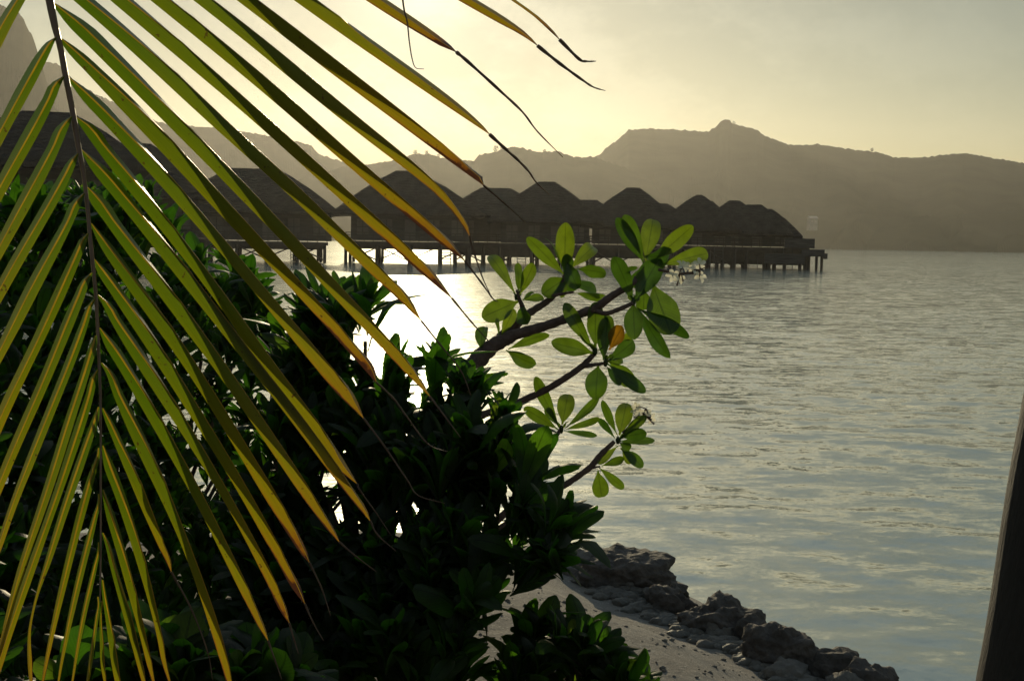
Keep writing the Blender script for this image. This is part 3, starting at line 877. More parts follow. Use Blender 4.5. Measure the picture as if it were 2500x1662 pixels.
# back hedge on the left, receding to the right
shrub('tall dark shrub filling the left side behind the palm frond',
      [(-260, 440), (60, 420), (160, 450), (300, 420), (400, 450), (430, 590), (500, 545), (560, 600), (640, 630), (690, 720), (780, 800), (820, 950), (830, 1500), (800, 1700), (-260, 1700)],
      [(20, 425, -.2), (75, 440, .1), (130, 455, .2), (235, 450, -.1), (300, 445, 0), (395, 470, .3), (420, 480, .1), (485, 560, 0), (505, 595, .4), (530, 640, .3), (575, 640, .2), (612, 640, .3), (622, 655, .1), (640, 700, .5), (668, 682, .2), (700, 760, .3), (560, 690, .2), (590, 720, .3)],
      lambda px, py: lin(px, -100, 750, 4.6, 8.0) - lin(py, 700, 1600, 0, 1.6), 900, .19, 10, .38, (300, 6.0), .9, wfac=.27, pad=.6)
# middle shrub
shrub('dense dark shrub in the centre with upright curled leaves against the glittering water',
      [(560, 1700), (640, 1000), (700, 820), (750, 690), (820, 680), (900, 680), (935, 730), (905, 790), (990, 880), (1060, 830), (1130, 830), (1170, 880), (1225, 960), (1275, 1010), (1290, 1060), (1290, 1120),
       (1350, 1150), (1370, 1220), (1405, 1250), (1430, 1320), (1410, 1395), (1310, 1430), (1215, 1430), (1190, 1560), (1180, 1700)],
      [(752, 668, -.1), (780, 700, .1), (820, 664, 0), (862, 675, .05), (897, 667, 0), (938, 716, .5), (700, 745, .0), (945, 795, .1), (967, 838, .2), (1008, 872, -.1), (1059, 792, 0), (1128, 820, .25), (1157, 850, .2), (1100, 880, 0),
       (1222, 934, .1), (1190, 925, .2), (1276, 996, .8), (1262, 1050, 1.2), (1296, 1058, 1.0), (1262, 1105, .5), (1352, 1140, .6), (1330, 1150, .4), (1366, 1217, 1.0), (1404, 1245, .8), (1418, 1290, 1.0), (1430, 1322, 1.0), (1400, 1330, .9), (1290, 1385, .6), (1365, 1392, 1.1)],
      lambda px, py: 4.5 + lin(px, 650, 1400, .7, 0) - lin(py, 900, 1600, 0, .9), 620, .20, 10, .36, (1000, 4.6), .9, 50, .27, pad=.6, holes=HOLES + [(1272, 1492, 34), (1335, 1440, 24), (1388, 1418, 16), (1225, 1540, 26), (1310, 1500, 25)])
# low shrub on the sand
shrub('low shrub of upright paddle leaves on the sand at the bottom centre',
      [(1200, 1720), (1240, 1580), (1300, 1530), (1350, 1500), (1440, 1500), (1490, 1540), (1560, 1590), (1625, 1660), (1640, 1730)],
      [(1300, 1450, .1), (1345, 1455, .3), (1400, 1470, .5), (1440, 1478, .2), (1494, 1504, .3), (1535, 1552, .7), (1568, 1568, .7), (1580, 1610, .4), (1614, 1622, .6), (1635, 1655, .5), (1270, 1520, -.4), (1350, 1560, .2), (1240, 1560, -.2)],
      lambda px, py: 4.0, 34, .145, 9, .55, (1400, 4.0), .4, 14, .36, [])
# near shrub bottom left
shrub('near bright green shrub with broad leaves at the bottom left under the palm tips',
      [(-60, 1720), (40, 1600), (180, 1560), (300, 1500), (440, 1480), (540, 1560), (640, 1540), (740, 1590), (830, 1650), (860, 1720)],
      [(60, 1590, 0), (200, 1545, 0), (305, 1560, .1), (430, 1490, 0), (470, 1478, .2), (560, 1560, .3), (620, 1530, .3), (650, 1560, .1), (740, 1588, .4), (795, 1625, .5), (520, 1600, 0), (360, 1560, 0)],
      lambda px, py: 3.0, 26, .17, 8, .5, (400, 3.0), .3, 8, .42, [])

# ------------------------------------------------------------------ frangipani tree
FD = 6.3
P_ = lambda x, y: (1100 + x * .319, 500 + y * .319)
Q_ = lambda x, y: (1150 + x * .2869, 850 + y * .2869)
gbase = at(1090, 1330, FD); gbase.z = land_h(gbase.x, gbase.y)
ft = thing('frangipani_tree', gbase, 'frangipani tree reaching over the water, with broad backlit leaves and white flowers', 'tree')


def branch(pts, wid, name='branch'):
    xs_ = np.arange(len(pts)); q = np.linspace(0, len(pts) - 1, (len(pts) - 1) * 7 + 1)
    X = interp(xs_, [p[0] for p in pts], q); Y = interp(xs_, [p[1] for p in pts], q); D = interp(xs_, [p[2] for p in pts], q); Wd = interp(xs_, wid, q)
    b = MB(); b.tube([at(x, y, d) for x, y, d in zip(X, Y, D)], [w_ * .5 * FD / F * (1 + .07 * math.sin(i * 2.1)) for i, w_ in enumerate(Wd)], 12, wob=.05)
    return rel(b, ft).build(name, M['bark'], ft)


tb = project(gbase)
branch([(tb[0], tb[1] + 6, FD), (1085, 1180, FD), (1110, 1010, FD), (1150, 905, FD), (1196, 850, FD), (1253, 819, FD)], [70, 62, 56, 50, 40, 30], 'trunk')
branch([(1170, 872, FD), (1212, 832, FD + .02), (1250, 800, FD + .04), (1279, 774, FD + .06), (1298, 760, FD + .1), (1339, 733, FD + .12), (1365, 704, FD + .14), (1380, 672, FD + .15)], [26, 26, 26, 24, 19, 16, 15, 12])
branch([(1335, 735, FD + .12), (1352, 722, FD + .1), (1375, 717, FD + .08), (1400, 713, FD + .05)], [9, 9, 8, 6])
branch([(1283, 772, FD + .06), (1275, 748, FD), (1268, 730, FD - .03), (1262, 708, FD - .05)], [13, 12, 9, 7])
branch([(1240, 822, FD), (1323, 798, FD - .05), (1387, 776, FD - .1), (1451, 753, FD - .15), (1483, 730, FD - .18), (1524, 704, FD - .2), (1547, 690, FD - .2), (1552, 676, FD - .18)], [28, 24, 22, 21, 19, 16, 12, 8])
branch([(1448, 755, FD - .15), (1465, 762, FD - .18), (1483, 765, FD - .2), (1518, 752, FD - .22), (1545, 740, FD - .24)], [12, 11, 11, 11, 9])
branch([(1120, 1040, FD), (1180, 1012, FD), (1234, 994, FD), (1323, 956, FD - .05), (1387, 918, FD - .08), (1425, 890, FD - .1), (1452, 862, FD - .1)], [22, 19, 17, 17, 16, 15, 12])
branch([(1420, 895, FD - .1), (1445, 891, FD - .13), (1475, 887, FD - .15)], [11, 10, 7])
branch([(1180, 1300, FD), (1250, 1235, FD), (1293, 1178, FD), (1328, 1125, FD), (1348, 1085, FD), (1368, 1048, FD)], [20, 17, 14, 13, 12, 9])
branch([(1180, 1330, FD), (1260, 1262, FD), (1322, 1220, FD), (1380, 1183, FD), (1437, 1143, FD), (1466, 1110, FD), (1500, 1077, FD)], [24, 21, 18, 16, 15, 14, 11])
branch([(1437, 1145, FD), (1450, 1141, FD), (1465, 1138, FD)], [7, 6, 4])
branch([(1345, 1240, FD - .1), (1365, 1236, FD - .1), (1385, 1230, FD - .1), (1398, 1222, FD - .1)], [4, 4, 3, 5], 'bud_stalk')

# leaf clusters: (base, tip, width px, rnd: colour with lit or shaded tone painted in, twist)  in the measuring frames P and Q
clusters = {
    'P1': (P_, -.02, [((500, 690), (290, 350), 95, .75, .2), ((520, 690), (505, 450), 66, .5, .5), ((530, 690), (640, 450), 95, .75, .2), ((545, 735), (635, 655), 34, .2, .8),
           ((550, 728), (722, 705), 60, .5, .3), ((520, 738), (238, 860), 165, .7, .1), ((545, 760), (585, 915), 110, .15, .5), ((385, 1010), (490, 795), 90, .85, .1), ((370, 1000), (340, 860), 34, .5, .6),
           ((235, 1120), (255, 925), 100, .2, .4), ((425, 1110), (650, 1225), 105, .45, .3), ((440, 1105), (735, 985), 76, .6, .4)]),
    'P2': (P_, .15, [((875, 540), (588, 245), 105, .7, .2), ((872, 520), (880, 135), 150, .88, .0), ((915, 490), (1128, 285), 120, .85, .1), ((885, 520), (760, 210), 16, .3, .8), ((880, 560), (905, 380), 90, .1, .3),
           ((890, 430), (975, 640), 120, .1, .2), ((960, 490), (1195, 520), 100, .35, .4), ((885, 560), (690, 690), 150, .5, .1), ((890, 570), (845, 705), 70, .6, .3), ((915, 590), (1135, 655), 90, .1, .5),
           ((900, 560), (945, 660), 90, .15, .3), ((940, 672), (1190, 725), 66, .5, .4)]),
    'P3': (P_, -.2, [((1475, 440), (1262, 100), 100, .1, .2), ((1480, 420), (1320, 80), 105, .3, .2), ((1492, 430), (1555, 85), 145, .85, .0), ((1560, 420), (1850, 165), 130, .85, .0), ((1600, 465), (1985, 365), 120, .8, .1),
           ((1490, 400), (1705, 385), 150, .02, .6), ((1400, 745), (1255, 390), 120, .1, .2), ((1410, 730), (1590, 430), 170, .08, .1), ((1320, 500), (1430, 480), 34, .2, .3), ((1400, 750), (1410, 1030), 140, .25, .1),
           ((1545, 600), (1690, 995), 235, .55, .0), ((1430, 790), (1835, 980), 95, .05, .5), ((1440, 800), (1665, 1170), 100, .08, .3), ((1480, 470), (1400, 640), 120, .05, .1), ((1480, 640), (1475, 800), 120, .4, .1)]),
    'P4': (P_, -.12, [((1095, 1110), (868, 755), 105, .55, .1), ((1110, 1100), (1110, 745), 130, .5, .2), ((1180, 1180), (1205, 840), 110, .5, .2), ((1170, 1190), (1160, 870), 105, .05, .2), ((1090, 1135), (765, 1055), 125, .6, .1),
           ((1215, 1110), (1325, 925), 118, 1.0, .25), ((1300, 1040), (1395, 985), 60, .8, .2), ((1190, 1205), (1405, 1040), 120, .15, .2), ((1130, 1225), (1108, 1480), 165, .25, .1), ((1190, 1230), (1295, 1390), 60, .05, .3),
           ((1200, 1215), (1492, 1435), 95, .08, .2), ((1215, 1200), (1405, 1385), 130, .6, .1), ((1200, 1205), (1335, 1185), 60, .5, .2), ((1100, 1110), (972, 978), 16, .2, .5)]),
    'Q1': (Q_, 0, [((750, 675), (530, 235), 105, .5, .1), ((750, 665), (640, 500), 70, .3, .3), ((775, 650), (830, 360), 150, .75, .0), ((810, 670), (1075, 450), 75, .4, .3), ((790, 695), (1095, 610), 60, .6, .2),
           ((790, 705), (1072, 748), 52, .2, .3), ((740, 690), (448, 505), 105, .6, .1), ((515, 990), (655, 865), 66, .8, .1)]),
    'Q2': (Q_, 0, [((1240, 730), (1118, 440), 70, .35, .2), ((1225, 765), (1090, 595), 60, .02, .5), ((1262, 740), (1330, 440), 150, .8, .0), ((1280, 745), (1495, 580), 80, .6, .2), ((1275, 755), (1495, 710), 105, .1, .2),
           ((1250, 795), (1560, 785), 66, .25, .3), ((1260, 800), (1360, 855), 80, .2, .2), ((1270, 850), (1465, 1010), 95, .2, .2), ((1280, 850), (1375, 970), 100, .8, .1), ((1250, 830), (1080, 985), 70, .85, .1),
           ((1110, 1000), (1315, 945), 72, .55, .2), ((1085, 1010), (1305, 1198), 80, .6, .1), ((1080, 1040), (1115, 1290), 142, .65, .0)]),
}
for key, (fr, dd, lst) in clusters.items():
    mb = MB(); sc_ = .319 if fr is P_ else .2869
    for k, (b_, t_, wpx, rn, tw) in enumerate(lst):
        bx, by = fr(*b_); tx, ty = fr(*t_)
        db = FD + dd + rng.uniform(-.02, .02); L_ = math.hypot(tx - bx, ty - by) * FD / F
        dt = db + rng.choice([-1, 1]) * L_ * rng.uniform(.1, .45)
        B, T = at(bx, by, db), at(tx, ty, dt)
        view = (B.lerp(T, .5) - cam_loc).normalized()
        axd = (T - B).normalized(); side = axd.cross(view).normalized()
        nr = (-view * math.cos(tw) + side * math.sin(tw) * rng.choice([-1, 1]))
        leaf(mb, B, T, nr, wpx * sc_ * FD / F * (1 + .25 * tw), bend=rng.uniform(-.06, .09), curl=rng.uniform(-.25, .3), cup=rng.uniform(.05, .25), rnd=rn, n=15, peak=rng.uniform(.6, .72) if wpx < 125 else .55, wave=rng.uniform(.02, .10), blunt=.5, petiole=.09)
        if key == 'Q1' and k == len(lst) - 2: rel(mb, ft).build('leaf_cluster', M['frangi'], ft); mb = MB(); nm_ = 'leaf'
        elif k == 0: nm_ = 'leaf_cluster'
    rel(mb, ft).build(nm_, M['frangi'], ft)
for (fx, fy, dd) in [(*Q_(768, 688), 0), (*Q_(1252, 782), 0), (*P_(1104, 1122), -.12), (*P_(1186, 1204), -.14), (*P_(1400, 742), -.22), (*P_(878, 545), .15), (*P_(508, 705), -.03)]:
    hb = MB(); c_ = at(fx, fy, FD + dd); vs_, fs_ = rock_shape(.013, .013, .02, fx, 2); hb.add([v + c_ for v in vs_], fs_)
    for k in range(6):
        u_ = Vector((rng.gauss(0, .6), rng.gauss(0, .6), 1)).normalized(); leaf(hb, c_, c_ + u_ * rng.uniform(.03, .06), rand_unit(), .014, cup=.2, n=5)
    rel(hb, ft).build('bud', M['frangi'], ft)


def flower(mb, c, facing, size):
    a = facing.normalized(); b = a.orthogonal().normalized(); d = a.cross(b); ph = rng.uniform(0, 6)
    for k in range(5):
        th = ph + k * 2 * math.pi / 5
        o_ = b * math.cos(th) + d * math.sin(th)
        leaf(mb, c, c + (o_ + a * .35).normalized() * size, a + d * .2, size * .62, bend=-.08, curl=.3, cup=.25, rnd=rng.random(), n=7, peak=.6, blunt=.5, petiole=0)
    mb.tube([c - a * size * .35, c], [size * .05, size * .1], 6)


def inflor(fr, stalk, blooms, size, dd):
    pr = fr(*blooms[0][:2]); st = MB(); dpt = FD + dd
    pts = [at(*fr(*p), dpt) for p in stalk]
    st.tube(pts, [.008, .007, .006, .004][:len(pts)], 7)
    for bl in blooms:
        q = at(*fr(*bl[:2]), dpt + bl[2]); near = min(pts, key=lambda p: (p - q).length)
        st.tube([near, near.lerp(q, .6) + Vector((0, 0, .005)), q], [.0035, .003, .003], 5)
    for k in range(9):
        near = pts[-2].lerp(pts[-1], rng.random()); q = near + Vector((rng.uniform(-.02, .05), rng.uniform(-.02, .02), rng.uniform(-.04, .03)))
        st.tube([near, q, q + (q - near) * .5], [.003, .003, .005], 5)
    so = rel(st, ft).build('flower_stalk', M['bark'], ft)
    for bl in blooms:
        f_ = MB(); flower(f_, at(*fr(*bl[:2]), dpt + bl[2]), Vector((rng.uniform(-.6, .9), -1 + rng.uniform(0, .8), rng.uniform(-.2, .8))), size * rng.uniform(.85, 1.1))
        rel(f_, ft).build('flower', M['petal'], ft)


inflor(P_, [(1590, 495), (1680, 515), (1750, 530), (1910, 510)], [(1775, 470, 0), (1700, 545, -.03), (1860, 500, -.02), (1905, 455, .02), (1905, 550, 0), (1745, 560, .02), (1830, 480, .03)], .034, -.22)
inflor(Q_, [(1290, 720), (1380, 640), (1430, 585), (1490, 515)], [(1405, 500, 0), (1430, 545, -.02), (1500, 555, 0), (1525, 590, .02), (1390, 560, .02)], .03, 0)

# ------------------------------------------------------------------ palm frond
def pd(y): return 2.25 - 0.32 * (y / 1662.0)


rach = [(40, -950, 40), (62, -640, 34), (88, -300, 27), (121, 0, 20), (133, 60, 17), (148, 120, 15), (159, 180, 15), (171, 240, 14), (182, 300, 14), (192, 360, 13), (203, 420, 11), (211, 480, 10), (222, 600, 10), (234, 720, 9), (240, 840, 8),
        (245, 960, 6.5), (246, 1085, 5.5), (246, 1192, 5), (246, 1298, 4.5), (245, 1420, 4), (244, 1470, 3)]
frond = thing('palm_frond', at(40, -950, pd(-950)), 'large backlit coconut palm frond hanging down the left foreground, leaflets yellowing at the tips', 'palm frond')
q = np.linspace(-950, 1470, 120)
rx = interp([r_[1] for r_ in rach], [r_[0] for r_ in rach], q); rw = interp([r_[1] for r_ in rach], [r_[2] for r_ in rach], q)
mb = MB(); pts = [at(x, y, pd(y) + .006) for x, y in zip(rx, q)]
mb.tube(pts, [w_ * .5 * pd(y) / F for w_, y in zip(rw, q)], 12, wob=.03)
rel(mb, frond).build('rachis', M['rachis'], frond)


def rx_at(y): return float(interp([r_[1] for r_ in rach], [r_[0] for r_ in rach], np.array([float(y)]))[0])


K = 1 / 2.359
# right-hand leaflets: node y, [(y, L, R) in strip units], tip (x, y) and trailing thread, all photo pixels
RL = [
    (5, [(60, 385, 515), (120, 525, 680), (180, 670, 795), (240, 810, 925), (300, 950, 1070), (360, 1095, 1200), (420, 1235, 1350), (480, 1375, 1480), (540, 1510, 1615), (600, 1650, 1755), (660, 1785, 1872), (720, 1905, 2005), (780, 2045, 2140), (840, 2180, 2275), (900, 2310, 2385)], [(1049, 967), (1085, 1015), (1124, 1067)]),
    (-80, [(0, 425, 550), (60, 580, 715), (120, 745, 870), (180, 900, 1020), (240, 1045, 1170), (300, 1200, 1320), (360, 1360, 1470), (420, 1520, 1625), (480, 1680, 1790), (540, 1820, 1915), (600, 1970, 2065), (660, 2105, 2205), (720, 2265, 2350)], [(1028, 783), (1075, 842), (1124, 903), (1150, 965)]),
    (-165, [(0, 630, 770), (60, 800, 930), (120, 965, 1090), (180, 1135, 1250), (240, 1305, 1415), (300, 1475, 1575), (360, 1630, 1730), (420, 1780, 1885), (480, 1940, 2040), (540, 2095, 2195), (600, 2255, 2350), (660, 2405, 2490)], [(1103, 728), (1150, 785), (1205, 846)]),
    (-245, [(0, 860, 990), (60, 1040, 1160), (120, 1210, 1340), (180, 1385, 1505), (240, 1560, 1680), (300, 1715, 1830), (360, 1875, 1980), (420, 2045, 2150), (480, 2210, 2310), (540, 2370, 2470), (590, 2520, 2600)], [(1134, 636), (1175, 690), (1204, 730), (1217, 736)]),
    (-325, [(0, 1110, 1225), (60, 1290, 1415), (120, 1470, 1600), (180, 1640, 1765), (240, 1805, 1925), (300, 1985, 2105), (360, 2165, 2275), (400, 2290, 2400), (430, 2395, 2470), (480, 2550, 2600), (520, 2615, 2660), (555, 2670, 2700)], [(1146, 575), (1160, 625), (1178, 678), (1200, 725)]),
    (-405, [(0, 1370, 1490), (60, 1545, 1675), (120, 1720, 1860), (180, 1905, 2030), (240, 2100, 2230), (300, 2290, 2400), (360, 2480, 2580), (410, 2635, 2720), (440, 2740, 2790)], [(1180, 452), (1230, 495), (1284, 544)]),
    (-495, [(0, 1680, 1830), (60, 1885, 2010), (120, 2090, 2215), (180, 2295, 2425), (240, 2500, 2610), (290, 2680, 2760), (313, 2762, 2795)], [(1195, 328), (1231, 361), (1264, 390), (1292, 420), (1309, 445), (1342, 476)]),
    (-560, [(0, 2102, 2229), (40, 2240, 2370), (80, 2400, 2515), (105, 2500, 2585), (118, 2560, 2612)], [(1114, 128), (1140, 149), (1222, 223), (1276, 274), (1312, 321), (1374, 384)]),
    (-640, [(0, 2637, 2755), (36, 2781, 2895), (65, 2900, 2990), (82, 2985, 3035)], [(1312, 112), (1366, 155), (1421, 195), (1449, 213), (1478, 222)]),
    (-720, [(0, 2990, 3018), (40, 3080, 3112), (79, 3172, 3194)], [(1366, 97), (1413, 144), (1432, 150), (1455, 150)]),
    (92, [(120, 375, 450), (180, 500, 625), (240, 635, 770), (300, 770, 895), (360, 900, 1030), (420, 1040, 1155), (480, 1170, 1285), (540, 1300, 1415), (600, 1440, 1545), (660, 1580, 1670), (720, 1715, 1800), (780, 1845, 1930), (840, 1960, 2055), (900, 2095, 2160)], [(918, 932), (960, 972), (994, 1018), (1044, 1083), (1090, 1102)]),
    (187, [(240, 465, 570), (300, 600, 715), (360, 720, 835), (420, 855, 965), (480, 985, 1080), (540, 1105, 1205), (600, 1235, 1325), (660, 1360, 1440), (720, 1475, 1560), (780, 1600, 1680), (840, 1700, 1805), (900, 1820, 1915), (960, 1940, 2035)], [(887, 1020), (937, 1087), (994, 1171), (1021, 1209), (1086, 1228)]),
    (285, [(300, 450, 515), (360, 535, 650), (420, 650, 760), (480, 770, 870), (540, 885, 972), (600, 1000, 1085), (660, 1110, 1195), (720, 1220, 1302), (780, 1325, 1402), (840, 1410, 1502), (900, 1505, 1605), (960, 1605, 1710), (1020, 1715, 1815), (1080, 1845, 1930), (1140, 1930, 2005)], [(871, 1180), (880, 1198), (918, 1251), (956, 1308)]),
    (365, [(420, 535, 640), (480, 650, 748), (540, 770, 862), (600, 878, 985), (660, 985, 1082), (720, 1105, 1200), (780, 1215, 1310), (840, 1330, 1408), (900, 1440, 1520), (960, 1555, 1640), (1020, 1665, 1745), (1080, 1770, 1860), (1140, 1870, 1945), (1200, 1985, 2055), (1245, 2075, 2115)], [(903, 1270), (922, 1305), (967, 1345)]),
    (457, [(480, 505, 590), (540, 590, 690), (600, 700, 792), (660, 808, 905), (720, 915, 1018), (780, 1020, 1115), (840, 1128, 1220), (900, 1238, 1320), (960, 1335, 1418), (1020, 1430, 1512), (1080, 1530, 1610), (1140, 1625, 1705), (1200, 1720, 1800), (1260, 1810, 1885), (1300, 1900, 1935)], [(828, 1322), (870, 1358), (919, 1395)]),
    (545, [(600, 575, 650), (660, 650, 755), (720, 768, 868), (780, 862, 958), (840, 970, 1058), (900, 1070, 1150), (960, 1165, 1240), (1020, 1245, 1325), (1080, 1335, 1415), (1140, 1422, 1495), (1200, 1505, 1588), (1260, 1580, 1670), (1320, 1685, 1748), (1350, 1730, 1772)], [(755, 1372), (785, 1435), (807, 1502)]),
    (633, [(660, 555, 620), (720, 635, 740), (780, 735, 822), (840, 830, 928), (900, 925, 1005), (960, 1012, 1098), (1020, 1100, 1182), (1080, 1200, 1275), (1140, 1285, 1352), (1200, 1375, 1442), (1260, 1445, 1512), (1320, 1535, 1602), (1380, 1605, 1665), (1440, 1690, 1738)], [(744, 1473), (765, 1520), (790, 1563)]),
    (720, [(735, 580, 625), (780, 620, 702), (840, 708, 800), (900, 800, 898), (960, 895, 978), (1020, 985, 1065), (1080, 1080, 1152), (1140, 1172, 1238), (1200, 1262, 1315), (1260, 1340, 1395), (1320, 1420, 1472), (1380, 1485, 1545), (1440, 1560, 1622), (1490, 1612, 1655)], [(706, 1520), (718, 1560), (729, 1595)]),
    (800, [(840, 600, 672), (900, 688, 770), (960, 765, 848), (1020, 850, 928), (1080, 930, 1005), (1140, 1015, 1082), (1200, 1100, 1165), (1260, 1165, 1232), (1320, 1245, 1302), (1380, 1305, 1368), (1440, 1382, 1442), (1500, 1445, 1502), (1535, 1495, 1530)], [(654, 1562), (672, 1612), (688, 1658)]),
    (885, [(900, 598, 635), (960, 638, 702), (1020, 705, 788), (1080, 770, 862), (1140, 832, 912), (1200, 905, 980), (1260, 975, 1025), (1320, 1040, 1088), (1380, 1092, 1140), (1440, 1142, 1192), (1500, 1183, 1240), (1560, 1235, 1292), (1620, 1270, 1322), (1680, 1315, 1345)], [(575, 1720), (590, 1780)]),
    (996, [(1020, 600, 638), (1080, 655, 722), (1140, 705, 770), (1200, 782, 845), (1260, 825, 880), (1320, 898, 945), (1370, 955, 985)], [(418, 1395), (469, 1490), (507, 1591), (519, 1659)]),
    (1087, [(1140, 600, 662), (1200, 655, 725), (1260, 705, 762), (1320, 750, 815), (1380, 790, 835), (1440, 840, 885), (1500, 878, 912), (1560, 910, 938), (1620, 935, 962)], [(425, 1700)]),
    (1195, [(1260, 612, 665), (1320, 655, 715), (1380, 692, 745), (1440, 732, 782), (1500, 772, 812), (1560, 815, 850), (1620, 845, 875)], [(385, 1710)]),
    (1300, [(1320, 600, 628), (1380, 630, 672), (1440, 665, 712), (1500, 712, 758), (1560, 748, 797), (1620, 788, 822)], [(365, 1730)]),
    (1415, [(1440, 586, 608), (1500, 606, 635), (1560, 620, 662), (1620, 642, 680)], [(300, 1740)]),
    (1465, [(1500, 574, 588), (1560, 568, 592), (1620, 580, 602)], [(262, 1700)]),
]
LL = [
    (-95, [(-60, 190, 235), (0, 40, 135), (60, -30, 72), (120, -100, 0)], [(-110, 300)]),
    (92, [(105, 262, 312), (120, 215, 300), (180, 130, 245), (240, 62, 156), (300, -8, 72), (360, -80, 0)], [(-130, 600)]),
    (187, [(200, 305, 358), (240, 240, 332), (300, 160, 266), (360, 83, 180), (420, 5, 96), (480, -70, 20), (540, -140, -60)], [(-120, 760)]),
    (285, [(300, 352, 405), (360, 268, 355), (420, 188, 290), (480, 110, 206), (540, 38, 135), (600, -35, 42), (660, -100, -30)], [(-110, 860)]),
    (375, [(390, 398, 445), (420, 340, 440), (480, 272, 350), (540, 195, 276), (600, 100, 186), (660, 20, 112), (720, -50, 26), (780, -120, -50)], [(-120, 960)]),
    (472, [(485, 432, 480), (540, 362, 440), (600, 286, 356), (660, 190, 290), (720, 110, 206), (780, 60, 150), (840, -10, 56), (900, -80, -15)], [(-110, 1080)]),
    (570, [(582, 462, 505), (600, 440, 496), (660, 368, 446), (720, 298, 376), (780, 234, 320), (840, 180, 240), (900, 105, 180), (960, 20, 100), (1020, -30, 42), (1080, -90, -20)], [(-100, 1260)]),
    (666, [(680, 480, 522), (720, 410, 500), (780, 368, 440), (840, 304, 376), (900, 254, 326), (960, 188, 252), (1020, 130, 200), (1080, 55, 125), (1140, 8, 66), (1200, -50, 10)], [(-90, 1400)]),
    (731, [(745, 505, 535), (780, 468, 530), (840, 408, 472), (900, 364, 420), (960, 300, 362), (1020, 245, 305), (1080, 184, 242), (1140, 138, 196), (1200, 75, 122), (1260, 28, 72), (1320, -12, 25)], [(-40, 1450)]),
    (819, [(840, 518, 560), (900, 474, 536), (960, 428, 476), (1020, 370, 432), (1080, 330, 395), (1140, 290, 350), (1200, 243, 302), (1260, 200, 252), (1320, 148, 196), (1380, 105, 156), (1440, 60, 102), (1500, 33, 72), (1560, 2, 32)], [(-20, 1660)]),
    (903, [(915, 530, 562), (960, 498, 552), (1020, 448, 512), (1080, 390, 456), (1140, 358, 416), (1200, 310, 358), (1260, 264, 312), (1320, 204, 256), (1380, 164, 220), (1440, 100, 156), (1500, 74, 118), (1560, 14, 52), (1620, -25, 18)], [(-30, 1720)]),
    (993, [(1020, 532, 572), (1080, 468, 526), (1140, 433, 490), (1200, 370, 430), (1260, 340, 386), (1320, 284, 330), (1380, 256, 296), (1410, 232, 262), (1440, 205, 214), (1500, 178, 186), (1540, 158, 172), (1560, 154, 175), (1620, 160, 186)], [(80, 1720)]),
    (1093, [(1110, 555, 576), (1140, 520, 566), (1200, 468, 526), (1260, 438, 490), (1320, 404, 446), (1380, 368, 412), (1440, 334, 376), (1500, 308, 346), (1560, 275, 296), (1620, 254, 276)], [(95, 1720)]),
    (1205, [(1220, 562, 580), (1260, 528, 574), (1320, 490, 526), (1380, 454, 500), (1440, 418, 456), (1500, 394, 430), (1560, 364, 386), (1620, 344, 361)], [(135, 1720)]),
    (1323, [(1340, 560, 578), (1380, 534, 571), (1440, 494, 526), (1500, 468, 500), (1560, 438, 461), (1620, 424, 440)], [(168, 1720)]),
    (1456, [(1475, 560, 576), (1500, 548, 576), (1560, 524, 546), (1620, 508, 531)], [(205, 1720)]),
]


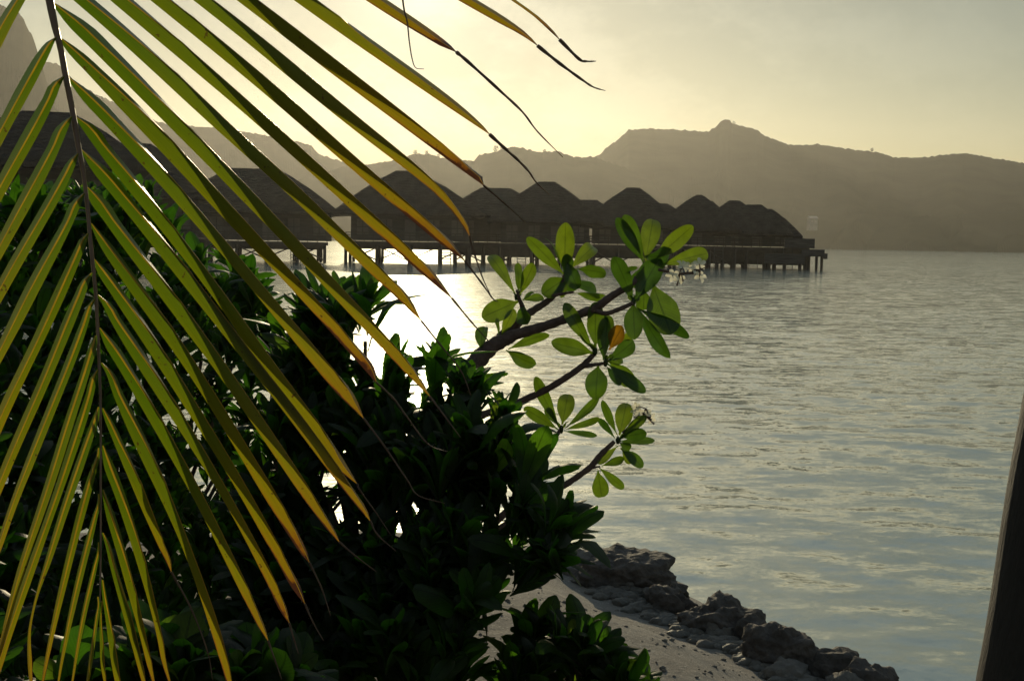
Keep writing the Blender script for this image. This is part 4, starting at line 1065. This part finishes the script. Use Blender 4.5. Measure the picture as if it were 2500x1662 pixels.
def make_leaflet(node_y, secs, tail, side, idx):
    nx = rx_at(node_y)
    S = [(node_y, nx - 3 + side * 5, nx + 3 + side * 5)] + [(y, l * K, r_ * K) for y, l, r_ in secs]
    if node_y < -60:   # arch between the node and the first measured section
        y0, l0, r0 = S[1]; ym = node_y * .45 + y0 * .55
        f_ = .52 + .04 * rng.random(); c_ = nx + ((l0 + r0) / 2 - nx) * f_; w_ = (r0 - l0) * .98
        S.insert(1, (ym, c_ - w_ / 2, c_ + w_ / 2))
    ys_ = np.array([s_[0] for s_ in S], float); L_ = [s_[1] for s_ in S]; R_ = [s_[2] for s_ in S]
    for _ in range(2):
        for arr in (L_, R_):
            old = list(arr)
            for j in range(2, len(arr) - 1):
                a_, b_, c_ = ys_[j - 1], ys_[j], ys_[j + 1]; f_ = (b_ - a_) / (c_ - a_)
                arr[j] = .45 * old[j] + .55 * (old[j - 1] * (1 - f_) + old[j + 1] * f_)
    tip = tail[0]
    ys2 = np.append(ys_, tip[1]); L2 = np.append(L_, tip[0] - 1.2); R2 = np.append(R_, tip[0] + 1.2)
    N = 44
    q = ys2[0] + (ys2[-1] - ys2[0]) * np.linspace(0, 1, N) ** 1.0
    Lq = interp(ys2, L2, q); Rq = interp(ys2, R2, q)
    rn = rng.random()
    cpt = .12 * rng.uniform(-1, 1)
    if side > 0:
        ts = [0, .08, .2, .30, .42, .50, .56, .62, .70, .78, .88, .96, 1.0]
        dv = [-.4, -.38, -.22, -.04, .28, .62, .98, 1.0, .60, .22, -.02, -.28, -.3]
        if node_y > 900: dv = [-.4, -.40, -.36, -.25, -.1, .15, .45, .55, .35, .05, -.2, -.3, -.3]
        elif node_y < -450: dv = [-.4, -.38, -.22, -.06, .12, .35, .4, .1, -.25, -.3, -.35, -.4, -.3]
        sh = rng.uniform(-.03, .03)
        D = np.interp(np.linspace(0, 1, N) + sh, ts, dv)
        Dm = np.array([d if d > 0 else d for d in D])
    else:
        Dm = np.full(N, -.56) + .04 * np.sin(np.linspace(0, 5, N) + rn * 6)
    tot = math.hypot(tip[0] - nx, tip[1] - node_y)
    rows = []; uvs = []; rows2 = []; uvs2 = []; mid = []
    for i in range(N):
        t = i / (N - 1)
        y = q[i]; l, r_ = Lq[i], Rq[i]; d = Dm[i]; wd = abs(r_ - l)
        dep = pd(node_y) + side * .0 + .03 * side + (.10 if side > 0 else .05) * t + .02 * math.sin(t * 3 + rn * 5)
        s = dep / F
        wv = .3 * math.sin(t * 22 + rn * 9)
        if side > 0:
            mx = r_ if d >= 0 else r_ + (l - r_) * (-d)
            bx = r_ + (l - r_) * d if d >= 0 else r_
        else:   # left leaflets are open, midrib left of centre
            mx = l + (r_ - l) * (1 + d); bx = l
            l = r_
        dA, dB = dep + wd * s * .10, dep + wd * s * ((.75 if side < 0 else .5) if d < 0 else .16 + .18 * d)
        A = at(l + wv * .3, y, dA); Mm = at(mx, y, dep); B = at(bx, y, dB)
        A2 = at(l * .5 + mx * .5, y, dep + wd * s * .01); B2 = at(bx * .5 + mx * .5, y, (dep + dB) / 2 - wd * s * .03)
        h_ = min(2.3 * (1 - t) + .8, wd * .18)      # half width of the midrib, photo px
        sa = 1 if l > mx else -1; sb = (1 if bx > mx else -1) if abs(bx - mx) > h_ else -sa
        if abs(l - mx) < h_: sa = 1 if side < 0 else -1
        ma = at(mx + sa * h_, y, dep + .0003); mb_ = at(mx + (sb * h_ if sb != sa else -sa * h_ * .4), y, dep + (.0003 if sb != sa else 2.2 * s))
        rows.append([A, A2, ma]); rows2.append([mb_, B2, B]); uvs.append([(t, 0), (t, .25), (t, .46)]); uvs2.append([(t, .54), (t, .75), (t, 1)])
        mid.append([ma, at(mx + sa * h_ * .45, y, dep - h_ * .7 * s), at(mx, y, dep - h_ * 1.0 * s), at(mx - sa * h_ * .3, y, dep - h_ * .6 * s), mb_])
    o = MB(); o.grid(rows, uvs, rn); o.grid(rows2, uvs2, rn)
    lf = rel(o, frond).build('leaflet', M['palm'], frond)
    mm = MB(); mm.grid(mid, None, rn); rel(mm, frond).build('midrib', M['midrib'], lf)
    if len(tail) > 1:
        tl = [tip] + tail[1:]; xs_ = np.arange(len(tl)); qq = np.linspace(0, len(tl) - 1, (len(tl) - 1) * 6 + 1)
        X = interp(xs_, [p[0] for p in tl], qq) if len(tl) > 2 else np.interp(qq, xs_, [p[0] for p in tl])
        Y = interp(xs_, [p[1] for p in tl], qq) if len(tl) > 2 else np.interp(qq, xs_, [p[1] for p in tl])
        wide = 4.2 if node_y < -450 else 2.4
        h = MB(); h.tube([at(x, y, dep + .003 * math.sin(k)) for k, (x, y) in enumerate(zip(X, Y))],
                         [s * (wide * (1 - k / len(X)) ** .7 + .5) * (1 + .15 * math.sin(k * 1.3)) for k in range(len(X))], 5)
        rel(h, frond).build('withered_tip', M['hair'], lf)


for i, (ny, secs, tail) in enumerate(RL): make_leaflet(ny, secs, tail, 1, i)
for i, (ny, secs, tail) in enumerate(LL): make_leaflet(ny, secs, tail, -1, i)
# a loose thread hanging from above
h = MB(); pts = [(940, -420), (965, -200), (983, 0), (994, 54), (999, 101), (1006, 144), (1015, 166), (1035, 169)]
qq = np.linspace(0, 7, 50); X = interp(range(8), [p[0] for p in pts], qq); Y = interp(range(8), [p[1] for p in pts], qq)
h.tube([at(x, y, 2.2) for x, y in zip(X, Y)], [2.2 / F * (3.2 - 2.5 * k / 50) for k in range(50)], 5)
rel(h, frond).build('withered_tip', M['hair'], frond)

# ------------------------------------------------------------------ leaning post
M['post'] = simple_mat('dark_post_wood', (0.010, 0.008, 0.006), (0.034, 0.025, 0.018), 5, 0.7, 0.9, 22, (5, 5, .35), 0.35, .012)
pdp = 1.7; pr = 80
A = at(2392 + pr + 30, 1662, pdp); B = at(2500 + pr + 30, 1000, pdp)
dr = (A - B).normalized(); bot = A + dr * ((A.z - land_h(A.x, A.y) + .05) / -dr.z); top = B - dr * 1.2
po = thing('leaning_post', Vector((bot.x, bot.y, bot.z)), 'dark leaning wooden post at the right edge of the picture', 'post')
mb = MB(); n = 60
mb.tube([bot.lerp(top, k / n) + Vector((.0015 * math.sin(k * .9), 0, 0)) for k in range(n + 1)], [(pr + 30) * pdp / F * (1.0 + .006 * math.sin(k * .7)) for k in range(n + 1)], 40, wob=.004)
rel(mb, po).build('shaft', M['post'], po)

# ------------------------------------------------------------------ haze
hm = bpy.data.materials.new('haze'); hm.use_nodes = True; t = hm.node_tree; t.nodes.clear()
pv = nd(t, 'ShaderNodeVolumePrincipled'); pv.inputs['Color'].default_value = (0.96, 0.93, 0.88, 1)
pv.inputs['Density'].default_value = 0.000105; pv.inputs['Anisotropy'].default_value = 0.66
ou = nd(t, 'ShaderNodeOutputMaterial'); t.links.new(pv.outputs[0], ou.inputs['Volume'])
mb = MB(); mb.box((0, 0, 139), (3050, 3050, 141))
hz_ = mb.build('haze', hm, None, False); tag(hz_, 'thin warm evening haze over the lagoon', 'haze', kind='stuff')
print('script ok, verts', sum(len(o.data.vertices) for o in bpy.data.objects if o.type == 'MESH'))
